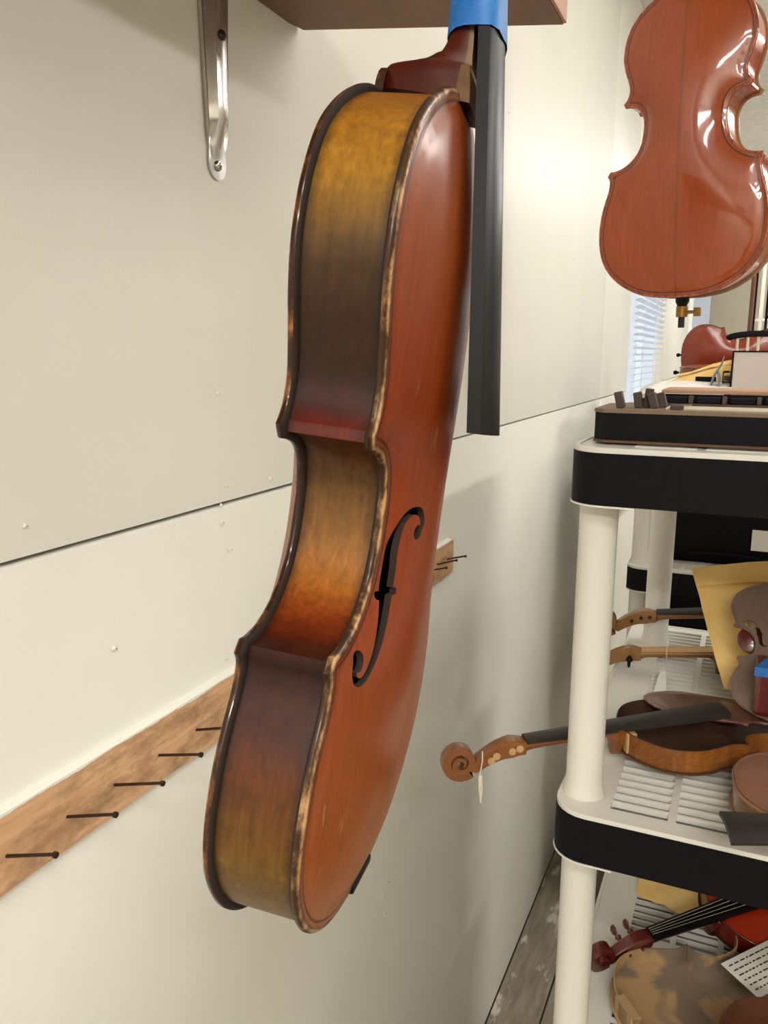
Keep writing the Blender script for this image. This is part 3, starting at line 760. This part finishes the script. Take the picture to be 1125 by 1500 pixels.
# cord from the scroll to a hook in the ceiling
top = MV @ Vector((.008, 0, .585))
hk = empty('hanging_cord', loc=(top.x, top.y, CEIL), label='thin cord from the ceiling hook to the scroll of the front violin', cat='cord')
MB().tube([(0, 0, 0), (0, 0, top.z-CEIL)], .0012, 6).build('cord', m_string, hk)
MB().tube([(0, 0, 0), (0, 0, -.02), (.008, 0, -.03), (.008, 0, -.038), (0, 0, -.044)], .002, 8).build('hook', m_steel, hk)

# ================================================================ the small cello
CS = 1.315
th = math.radians(13)
ZMAP[0] = ([0, 40, 133, 213, 285, 356], [0, 42, 158, 239, 298, 366])
MC = frame((.322, 1.50, 1.653), (-.02, -.03, 1), (math.sin(th), math.cos(th), 0.0))
ce = instrument('cello', 'small glossy orange-red cello seen from the back with its end pin down', 'cello', MC, sl=1.335, sw=1.345, T=74, k=CS, H=19, Hb=17, plate=m_c_back, back=m_c_back, rib=m_c_rib, inner=m_spruce_in,
    neckm=m_amberneck, fbm=m_ebony, tone=lambda u, v, q: (168, 84, 32) if 140 < u < 208 else (166, 64, 26), step=4.5, nseg=9, endbutton=False, fbargs=dict(crown0=80, crown1=35.5))
ZMAP[0] = None
ep = MB().tube([(.037, 0, .002), (.037, 0, -.006), (.037, 0, -.012), (.037, 0, -.022)], [.0115, .0115, .0085, .0085], 20).build('end_pin_collar', m_ebony, ce, True)
MB().tube([(.037, 0, -.014), (.037, 0, -.032)], .0098, 20).build('ferrule', m_brass, ep, True)
MB().tube([(.037, 0, -.026), (.037, 0, -.050)], .0055, 14).build('pin_tip', m_rubber, ep, True)
MB().tube([(.037, -.006, -.024), (.037, -.022, -.024)], .003, 10).box((.0345, -.032, -.0315), (.0395, -.020, -.0165), .0015).build('thumb_screw', m_brass, ep, True)
for s in (-1, -.33, .33, 1):
    MB().tube([((74+20)/1000, s*.010, .16), ((74+42)/1000, s*.016, .205), ((74+12)/1000, s*.008, .62)], .0009, 5).build('string', m_steel, ce)
MB().loft([[((74+z)/1000, y*(1-.25*q)/1000, (205+d)/1000) for y, z in ((-34, 10), (-34, 20), (-26, 36), (0, 46), (26, 36), (34, 20), (34, 10), (18, 20), (0, 14), (-18, 20))] for q, d in ((0, -3), (0, 3))]).build('bridge', m_pale, ce)
MB().loft([[((74+16+z*.4+d)/1000, y*wd/1000, zz/1000) for y, z in ((-1, 0), (0, 10), (1, 0), (.8, -6), (-.8, -6))] for d, wd, zz in ((0, 12, 8), (10, 20, 90), (18, 26, 160))]).build('tailpiece', m_ebony, ce, True)
tc = MC @ Vector((.074, 0, .86))
hc = empty('hanging_cord', loc=(tc.x, tc.y, CEIL), label='thin cord from the ceiling hook to the scroll of the small cello', cat='cord')
MB().tube([(0, 0, 0), (0, 0, min(-.03, tc.z-CEIL))], .0015, 6).build('cord', m_string, hc)

# ================================================================ things on the top shelf
Z0 = 1.4595
zi = empty('zither', loc=(.29, .945, Z0), label='long black keyed zither on the top shelf with dark wooden levers', cat='zither')
MB().prism([(0, .012), (.012, 0), (.60, 0), (.60, .16), (.03, .16), (0, .12)], .0025, .034).build('body', m_black, zi)
MB().prism([(-.001, .011), (.012, -.0015), (.602, -.0015), (.602, .162), (.03, .162), (-.001, .121)], .0335, .0375).build('top_plate', wood('worn_brown_edge', (104,84,66), (142,120,98), 'x', 70, .6), zi)
MB().prism([(-.001, .011), (.012, -.0015), (.602, -.0015), (.602, .162), (.03, .162), (-.001, .121)], 0, .0028).build('bottom_plate', wood('worn_brown_base', (88,58,36), (120,84,56), 'x', 70, .6), zi)
MB().box((.075, .028, .0375), (.60, .075, .0392)).build('soundboard', m_cream, zi)
kb = MB().box((.05, .082, .0375), (.60, .112, .0415), .001).build('key_rail', plain('dark_brown_wood', (62,48,42), .6, .2), zi)
m_lever = plain('brown_lever', (70,55,48), .6, .15)
for k in range(15):
    x = .066+k*.037
    MB().box((x, .088, .0415), (x+.027, .106, .0488), .0012).build('key_block', m_black, kb)
    MB().box((x-.0085, .086, .0415), (x-.0035, .108, .0500), .0008).build('divider', m_lever, kb)
MB().box((.055, .1075, .0415), (.60, .112, .0515), .0005).build('back_rail', m_black, kb)
for k, (x, y, a, h) in enumerate([(.026, .030, -14, .019), (.044, .045, -10, .018), (.052, .052, 6, .022), (.062, .040, -16, .018), (.070, .060, -16, .018)]):
    R_ = Matrix.Translation((x, y, .0375)) @ Matrix.Rotation(math.radians(a), 4, 'Y')
    MB().box((-.0045, -.006, 0), (.0045, .006, h), .0012, R_).build('lever', m_lever, zi)
MB().box((.080, .022, .0375), (.094, .034, .0425), .001).build('lever', m_lever, zi)
MB().tube([(.078, .07, .0400), (.100, .068, .0410)], .0011, 6).build('wire_spring', m_steel, zi)
MB().box((0, 0, 0), (.36, .10, .0042), .001, Matrix.Translation((.352, 1.05, Z0+.0522))).build('wooden_board', wood('pinkish_board', (176,130,100), (200,156,124), 'x', 60, .6), label='thin pinkish tan board lying on the top shelf behind the zither', cat='board')

# things on top of the second unit
ps = []
for j in range(6):
    for i in range(10):
        ps.append((.192+.20*i/9+.006*j, 2.145+.135*j/5, Z0+.0045+.027*(j/5)**.8+.0015*math.sin(i*.9+j)))
def grid_solid(P, ni, nj, t):
    n = len(P); F = []
    Q = [(a, b, c-t) for a, b, c in P]
    for j in range(nj-1):
        for i in range(ni-1):
            a = j*ni+i; F += [(a, a+1, a+ni+1, a+ni), (n+a, n+a+ni, n+a+ni+1, n+a+1)]
    br_ = [i for i in range(ni)]+[j*ni+ni-1 for j in range(1, nj)]+[(nj-1)*ni+i for i in range(ni-2, -1, -1)]+[j*ni for j in range(nj-2, 0, -1)]
    for a, b in zip(br_, br_[1:]+br_[:1]): F.append((a, n+a, n+b, b))
    return P+Q, F
V, F = grid_solid(ps, 10, 6, .0040)
mobj('foam_sheet', V, F, m_paper, None, True, label='white packing sheet spread on the back shelf top', cat='sheet')
def envelope(name, c, mat, label, thick=.006, crumple=.004, seed=1, n=12, flap=True, group='manila envelopes'):
    """four corners (bottom left, bottom right, top right, top left) filled with a padded, creased sheet; child 'flap' along the top"""
    rs = random.Random(seed); c = [Vector(p) for p in c]; nrm = (c[1]-c[0]).cross(c[3]-c[0]).normalized(); P = []; Q = []
    ctr = (c[0]+c[1]+c[2]+c[3])/4; r = empty(name, loc=c[0], label=label, cat='envelope', group=group)
    for j in range(n):
        for i in range(n):
            a, b = i/(n-1), j/(n-1); p = c[0]*(1-a)*(1-b)+c[1]*a*(1-b)+c[2]*a*b+c[3]*(1-a)*b-c[0]
            e = min(a, 1-a, b, 1-b)*4; puff = thick*.5*min(1, e)**.5
            w_ = crumple*(math.sin(a*9+seed)*math.cos(b*7+seed*2)+rs.uniform(-.5, .5))
            P.append(p+nrm*(puff+.0006+w_)); Q.append(p-nrm*(puff+.0006)+nrm*w_)
    m = len(P); V = P+Q; F = []
    for j in range(n-1):
        for i in range(n-1):
            a = j*n+i; F += [(a, a+1, a+n+1, a+n), (m+a, m+a+n, m+a+n+1, m+a+1)]
    b_ = [i for i in range(n)]+[j*n+n-1 for j in range(1, n)]+[(n-1)*n+i for i in range(n-2, -1, -1)]+[j*n for j in range(n-2, 0, -1)]
    for a, b in zip(b_, b_[1:]+b_[:1]): F.append((a, m+a, m+b, b))
    mobj('pouch', V, F, mat, r, True, 40)
    if flap:
        fv = []
        for b in (1.0, .92, .84):
            for i in range(8):
                a = i/7; p = c[0]*(1-a)*(1-b)+c[1]*a*(1-b)+c[2]*a*b+c[3]*(1-a)*b-c[0]
                fv.append(p+nrm*(thick*.5+.004+crumple*math.sin(a*11+seed)*.8))
        V, F = grid_solid([tuple(p) for p in fv], 8, 3, .001)
        mobj('flap', V, F, mat, r, True, 40)
    return r
envelope('padded_envelope', [(.215, 2.30, Z0+.004), (.43, 2.33, Z0+.006), (.46, 2.42, 1.560), (.27, 2.44, 1.500)], m_manila, 'manila envelope leaning under the red violin on the back shelf', .006, .003, 3)
MB().box((.318, 2.284, Z0+.001), (.368, 2.297, 1.503), .002).build('black_box', m_black, label='small black box on the white packing sheet at the back', cat='box')
bx = empty('cardboard_box', loc=(.407, 2.22, Z0+.001), label='plain white box with open dark rim on the back shelf', cat='box')
MB().box((.0, .0, 0), (.26, .24, .105), .002).build('body', plain('white_card', (206,194,188), .6, .03), bx)
MB().box((-.002, -.002, .105), (.262, .004, .1085), .001).box((-.004, -.001, .0), (-.0, .012, .108), .001).build('dark_rim', m_black, bx)
MB().box((.02, .03, .105), (.24, .2, .108), .001).build('lid', m_white, bx)
sr = empty('shoulder_rest', loc=(.47, 2.36, 1.569), label='black curved padded rest with short feet on the white box', cat='rest')
arc = [(.085*math.cos(a)-.0, 0, .030+.014*math.sin(a)) for a in [math.pi*(1-k/14) for k in range(15)]]
MB().tube(arc, [.006]+[.0085]*13+[.006], 10).build('pad', m_black, sr, True)
for x in (-.06, -.035, -.01, .02, .05): MB().tube([(x, 0, .0), (x, 0, .038)], .0035, 8).build('foot', m_cream, sr)
cl = empty('spring_clamp', loc=(.375, 2.225, Z0+.008), label='blue-grey clamp standing on the white sheet beside the wire tray', cat='clamp')
MB().tube([(0, 0, 0), (.004, 0, .03), (-.004, 0, .055)], .0055, 10, flat=.6).build('jaw', m_clamp, cl, True)
MB().tube([(-.018, .008, .008), (-.010, .004, .04), (.006, 0, .070), (.010, 0, .088)], [.006, .005, .004, .0025], 10, flat=.6).build('handle', m_clamp, cl, True)
MB().tube([(-.01, 0, .022), (.010, 0, .022)], .0035, 10).build('screw', m_steel, cl, True)
wt = empty('wire_tray', loc=(.385, 2.26, Z0+.006), label='black wire tray of tools between the clamp and the white box', cat='tray')
for z in (.0, .025, .05):
    MB().tube([(0, 0, z), (.018, 0, z), (.018, .12, z), (-.0, .12, z), (0, 0, z)], .0016, 6).build('wire', m_black, wt)
for x, y in ((0, 0), (.018, 0), (.018, .12), (0, .12)): MB().tube([(x, y, 0), (x, y, .052)], .0016, 6).build('wire', m_black, wt)
MB().box((.001, .004, .003), (.016, .11, .012), .001).build('tool_strip', plain('dark_blue_steel', (60,76,92), .4), wt)
MB().box((.002, .004, .016), (.016, .11, .021), .001).build('tool_strip', m_steel, wt)
MB().box((.002, .004, .030), (.016, .11, .040), .001).build('tool_strip', plain('dark_slate', (44,52,60), .4), wt)

# flat violin with blue tape, red violin on its side behind it
MB().box((.25, 2.52, Z0+.001), (.60, 2.68, 1.476), .002).build('black_folder', m_black, label='thick black folder under the amber violin at the back', cat='folder')
M1 = frame((.252, 2.60, 1.4885), (1, .06, 0), (0, 0, 1))
fv_ = instrument('violin', 'amber violin lying flat with blue tape tabs under the red violin', 'violin', M1, sl=.95, sw=.72, T=36, k=.95, H=9, Hb=11, plate=m_brown_pl, rib=m_brown_rib, inner=m_spruce_in, neckm=m_amberneck, fbm=m_ebony, step=12, nseg=3, fh=False, tone=lambda u, v, q: (128, 76, 30))
for y in (.252, .318):
    pass
MB().box((.0365, -.064, .028), (.039, .040, .046), .0008).box((.020, -.066, .030), (.037, -.0635, .044)).build('tape_tab', m_tape, fv_)
MB().box((.0365, -.078, .088), (.039, .030, .108), .0008).box((.020, -.0795, .090), (.037, -.0770, .106)).build('tape_tab', m_tape, fv_)
M2 = frame((.240, 2.80, 1.556), (1, .04, .02), (0, 1, .10))
instrument('violin', 'dark red violin propped on its side at the back below the cello', 'violin', M2, sl=.92, sw=.90, T=36, k=.92, H=12, Hb=14, plate=m_redbrown, rib=m_brown_rib, inner=m_darkin, neckm=m_redneck, fbm=m_ebony, step=9, nseg=5, tone=lambda u, v, q: (130, 46, 22))

# black soft case with a white label on the second unit
bc = empty('instrument_case', loc=(.20, 2.20, 1.0235), label='black soft instrument case with a white label on the back unit', cat='case')
secs = []
for i in range(20):
    q = i/19; x = q*.85; hgt = .30; w2 = .014*math.sin(q*7)
    secs.append([(x, .02+w2, .0 if q < .3 else 0), (x, .0, .030+w2), (x, -.004, .15), (x, .004, hgt-.02), (x, .03, hgt), (x, .26, hgt), (x, .28, hgt-.03), (x, .28, 0)])
MB().loft(secs).build('shell', m_blackcloth, bc, True, 50)
MB().tube([(.14+.03*k, -.006, .030+.006*math.sin(k*.5)) for k in range(22)], .0030, 8).build('piping', m_black, bc, True)
MB().box((.285, -.0065, .052), (.40, -.005, .105)).build('label', m_paper, bc)
MB().box((.30, 2.22, .59), (1.0, 2.75, .945), .01).build('storage_bin', m_black, label='black bin under the soft case on the back shelving unit', cat='bin')

# tall metal rack and brown pole far behind
rk = empty('metal_rack', loc=(.432, 4.4, 0), label='dark metal rack with pegs standing at the far right behind the cello', cat='rack')
for x in (0, .055, .40): MB().box((x, 0, 0), (x+.012, .02, 2.4), .002).build('upright', m_black, rk)
for k in range(9): MB().tube([(.055, -.004, .9+k*.14), (.105, -.004, .9+k*.14)], .008, 8).build('peg', m_black, rk)
for z in (1.2, 1.72, 2.2): MB().box((.0, .002, z), (.41, .018, z+.012)).build('cross_bar', m_steel, rk)
MB().box((.028, .004, 0), (.045, .016, 2.35)).build('rail', m_steel, rk)
MB().box((.065, .03, .5), (.40, .05, 2.3)).build('back_panel', m_trimw, rk)
MB().tube([(.423, 4.30, 0), (.425, 4.33, 1.93)], .011, 10).build('wooden_pole', wood('brown_pole', (92,52,30), (124,74,46), 'z', 60), None, True, label='brown wooden pole leaning beside the metal rack', cat='pole')

# ================================================================ things on the middle shelf
ZM = 1.022
a = math.radians(32); ua = Vector((-math.cos(a), -math.sin(a), -.012)).normalized()
topA = Vector((.327, 1.052, ZM+.0135))
MA = frame(topA-ua*.356, ua, (0, 0, 1))
va = instrument('violin', 'topless amber violin whose scroll sticks out left past the white post', 'violin', MA, sl=1, sw=.96, T=33, k=1, H=0, Hb=13, plate=m_brown_pl, rib=m_brown_rib, inner=plain('dark_bare_inside', (70,44,26), .8), belly=False,
    neckm=m_amberneck, fbm=m_ebonyold, tone=lambda u, v, q: (138, 84, 36) if int(u/60) % 2 else (150, 94, 42), step=6, nseg=7, block=m_pale, fbargs=dict(crown0=60, crown1=35.5, z0=208))
sc_ = [o for o in va.children if o.name.startswith('scroll')][0]
for z, x in ((495, 23-4.7), (505, 20-4.7), (526, 10), (533, 4)):
    for s in (-1, 1): MB().tube([((x)/1000, s*.0100, z/1000), ((x)/1000, s*.0117, z/1000)], .0050, 14).build('peg_bushing', m_pale, sc_)
def string_tag(root_m, z, x, label):
    p = root_m @ Vector((x, -.013, z)); t = empty('string_tag', loc=p, label=label, cat='tag')
    MB().tube([(0, 0, .012), (.001, -.002, 0), (-.003, -.002, -.030)], .0009, 6).build('string', m_string, t)
    MB().loft([[(-.0035, -.003, -.022), (.0015, -.003, -.020), (.0015, -.0022, -.020), (-.0035, -.0022, -.022)], [(-.0030, -.003, -.040), (.0028, -.003, -.042), (.0028, -.0022, -.042), (-.0030, -.0022, -.040)], [(.0002, -.003, -.060), (.0012, -.003, -.060), (.0012, -.0022, -.060), (.0002, -.0022, -.060)]]).build('card', m_string, t)
    return t
string_tag(MA, .546, .008, 'cream paper tag hanging by string from the protruding scroll')
# loose purple-brown belly leaning over the far rim
MP = frame((.683, 1.170, ZM+.044), (-1, 0, 0), (0, .17, .985))
pr = empty('violin_plate', MP, label='loose purple-brown violin belly lying behind the black fingerboard', cat='violin plate')
mk_plate('plate', pr, 4, (.95, .85), 1, 12, m_purple_pl, True, 7, 6)
# violin with bare neck
ub = Vector((-1, -.08, -.03)).normalized(); topB = Vector((.446, 1.415, ZM+.0095))
MBB = frame(topB-ub*.356, ub, (0, -.05, 1))
vb = instrument('violin', 'ochre violin with a bare neck and no fingerboard on the middle shelf', 'violin', MBB, sl=1, sw=1, T=36, k=1, H=6, Hb=8, plate=m_brown_pl, rib=m_brown_rib, inner=m_darkin, neckm=m_ochre, necks=m_pale, fbm=m_ebony, fb=False, pegs=(505,), pegm=m_black,
    tone=lambda u, v, q: (128, 78, 30), step=7, nseg=6)
P_ = [((x)/1000, y/1000, z/1000) for z, x in ((486, 28.6), (352, 42.2)) for y in (-11.2, 11.2)]
nk = MB().loft([[(x+.0, -w_, z), (x+.0014, -w_, z), (x+.0014, w_, z), (x, w_, z)] for x, w_, z in ((.0284, .0112, .486), (.0350, .0116, .42), (.0418, .0118, .352))]).build('bare_neck_top', m_pale, vb)
MB().tube([(.0445*math.cos(t)*.0+.026+.0135*math.cos(t), .0135*math.sin(t), .445) for t in [2*math.pi*k/16 for k in range(17)]], .0009, 6).build('string_loop', m_string, vb)
# third violin behind
uc = Vector((-1, -.13, -.03)).normalized(); topC = Vector((.458, 1.505, ZM+.056))
MCC = frame(topC-uc*.356*.98, uc, (0, -.02, 1))
vc = instrument('violin', 'olive-brown violin with rough black fingerboard behind the bare-necked one', 'violin', MCC, sl=.98, sw=.86, T=34, k=1, H=8, Hb=5, plate=m_brown_pl, rib=m_brown_rib, inner=m_darkin, neckm=m_ochre, fbm=m_ebonyold, step=10, nseg=5, tone=lambda u, v, q: (118, 78, 34), fbargs=dict(crown0=62))
sc_ = [o for o in vc.children if o.name.startswith('scroll')][0]
for z, x in ((497, 19), (512, 17), (528, 10)): MB().tube([((x)/1000, -.0095, (z-7)/1000), ((x)/1000, -.0116, (z-7)/1000)], .0032, 10).build('peg_hole', m_rubber, sc_)
envelope('padded_envelope', [(.452, 1.215, 1.080), (.70, 1.235, 1.070), (.68, 1.40, 1.265), (.388, 1.375, 1.212)], m_manila, 'large golden padded envelope leaning on the middle shelf violins', .012, .003, 5, 16)
# grey-brown belly with blue tape in front of the envelope
MG = frame((.529, 1.283, 1.229), (-.06, -.74, -.655), (-.06, -.60, .66))
gp = empty('violin_plate', MG, label='stripped grey-brown violin belly propped in front of the golden envelope', cat='violin plate')
mk_plate('plate', gp, 4, (.62, .72), 1, 12, m_grey_pl, True, 5, 8)
MB().box((.488, 1.105, 1.094), (.60, 1.165, 1.160), .006).build('wooden_block', m_redneck, label='dark red wooden block with blue tape below the grey belly', cat='block')
MB().prism([(.486, 1.103), (.602, 1.103), (.602, 1.145), (.500, 1.145)], 1.1602, 1.1622).box((.4855, 1.1025, 1.150), (.602, 1.1046, 1.1610)).build('masking_tape', m_tape, label='strip of blue masking tape on the dark block below the grey belly', cat='tape')
di = empty('wooden_disc', loc=(.482, 1.222, 1.158), label='round dark reddish-brown wooden disc behind the notch of the grey belly', cat='disc')
DR = Matrix.Rotation(math.radians(-30), 4, 'X')
MB().tube([DR @ Vector((0, .004, 0)), DR @ Vector((0, .003, 0)), DR @ Vector((0, -.004, 0)), DR @ Vector((0, -.005, 0))], [.018, .0195, .0195, .018], 28).build('turned_disc', m_redneck, di, True)
# paper label scrap
MB().add([(.348, 1.30, ZM+.002), (.366, 1.318, ZM+.002), (.360, 1.375, ZM+.014), (.350, 1.372, ZM+.012), (.348, 1.30, ZM+.0012), (.366, 1.318, ZM+.0012), (.360, 1.375, ZM+.0132), (.350, 1.372, ZM+.0112)], [(0,1,2,3),(4,7,6,5),(0,4,5,1),(1,5,6,2),(2,6,7,3),(3,7,4,0)]).build('paper_scrap', m_paper, label='small torn white paper scrap lying on the middle shelf slats', cat='paper')
# broken body at the right front with loose fingerboard
MF = frame((.468, .968, ZM+.015), (1, .06, 0), (0, 0, 1))
vf = instrument('opened_violin', 'small opened violin body with pinkish wood at the right front corner', 'opened violin', MF, sl=.92, sw=.80, T=37, k=.9, H=0, Hb=12, plate=m_brown_pl, rib=m_brown_rib, inner=m_pink_in, belly=False, neck=False, scroll=False, fb=False,
    tone=lambda u, v, q: (112, 84, 44), step=7, nseg=8, endbutton=False)
mk_plate('inner_plate', vf, 35, (.90, .77), 1, 1, m_pink_in, False, 8, 7)
for y, z in ((-.012, .014), (-.022, .024), (.0, .010)): MB().box((.012, y-.0022, z-.03), (.026, y+.0022, z-.016), .001)
MFB = frame((.464, .842, ZM+.0545), (.94, .34, .02), (-.12, -.30, .95))
fs = []
for q in np.linspace(0, 1, 7):
    hw = 21-6*q; s = []
    for j in range(9):
        y = -hw+2*hw*j/8; s.append(((7-4.5*(y/hw)**2)/1000, y/1000, q*.20))
    for j in range(8, -1, -1):
        y = -hw+2*hw*j/8; s.append(((2.4-4.5*(y/hw)**2*.9-1.2)/1000, y*.96/1000, q*.20))
    fs.append(s)
fbo = MB().loft(fs).build('fingerboard', m_ebonyold, None, True, 30, label='loose dusty black fingerboard lying across the opened violin body', cat='fingerboard'); fbo.matrix_world = MFB

# ================================================================ things on the lower shelf
ZL = .587
ur = Vector((-.72, -.70, .03)).normalized(); topR = Vector((.463, 1.320, ZL+.026))
MR = frame(topR-ur*.356, ur, (.16, -.20, 1))
vr = instrument('violin', 'glossy red sunburst violin with strings lying on the lower shelf', 'violin', MR, sl=1, sw=1, T=37.75, k=1, H=13, Hb=12, plate=m_red_pl, rib=m_brown_rib, inner=m_darkin, neckm=m_redneck, fbm=m_ebony, pegm=m_redneck, step=6, nseg=6, tone=lambda u, v, q: (110, 24, 12))
for s in (-1.5, -.5, .5, 1.5): MB().tube([(.0290+.0075, s*.0035, .487), (.0745, s*.0095, .219)], .0005, 5).build('string', m_steel, vr)
mk_peg(vr, 506, 0, 37.75, 1, m_redneck, 1, 1, x=18); mk_peg(vr, 528, 0, 37.75, 1, m_redneck, 1, 1, x=11)
ut = Vector((-.79, -.61, 0)).normalized(); topT = Vector((.352, 1.068, ZL+.014))
MT = frame(topT-ut*.356*1.18, ut, (0, 0, 1))
vt = instrument('opened_violin', 'bare tan opened violin body with a paper inside on the lower shelf', 'opened violin', MT, sl=1.18, sw=1.22, T=31, k=1.15, H=0, Hb=13, plate=m_tan_in, rib=m_tan_rib, inner=m_tan_in, belly=False, neck=False, scroll=False, fb=False,
    tone=lambda u, v, q: (150, 124, 92), step=7, nseg=9, endbutton=False, block=m_tan_in)
PM = Matrix.Translation((.545, 1.235, ZL+.050)) @ Matrix.Rotation(math.radians(52), 4, 'Z') @ Matrix.Rotation(math.radians(6), 4, 'X')
pn = empty('handwritten_note', PM, label='cream handwritten note lying inside the tan opened violin body', cat='note')
MB().box((-.06, -.034, 0), (.06, .034, .0008)).build('paper', m_paper, pn)
ink = MB(); rr = random.Random(5)
for k in range(6):
    x = -.052
    while x < .05:
        l = rr.uniform(.004, .011); ink.box((x, .024-k*.0095, .0008), (min(x+l, .055), .0262-k*.0095, .0011)); x += l+rr.uniform(.002, .004)
ink.build('ink_lines', plain('brown_ink', (70,56,46), .7), pn)
ud_ = Vector((-1, -.10, 0)).normalized(); topD = Vector((.478, 1.02, ZL+.066))
MD = frame(topD-ud_*.356, ud_, (0, -.05, 1))
instrument('opened_violin', 'dark brown violin body rim at the bottom right of the lower shelf', 'opened violin', MD, sl=1, sw=.9, T=36, k=1, H=10, Hb=3, plate=m_brown_pl, rib=m_brown_rib, inner=plain('dark_brown_inside', (92,52,30), .7), belly=False, neck=False, scroll=False, fb=False, tone=lambda u, v, q: (120, 74, 44), step=8, nseg=7, endbutton=False)
envelope('padded_envelope', [(.335, 1.40, ZL+.004), (.43, 1.36, ZL+.010), (.62, 1.50, ZL+.05), (.34, 1.60, ZL+.03)], m_manila, 'manila envelope lying at the back of the lower shelf', .010, .003, 9)
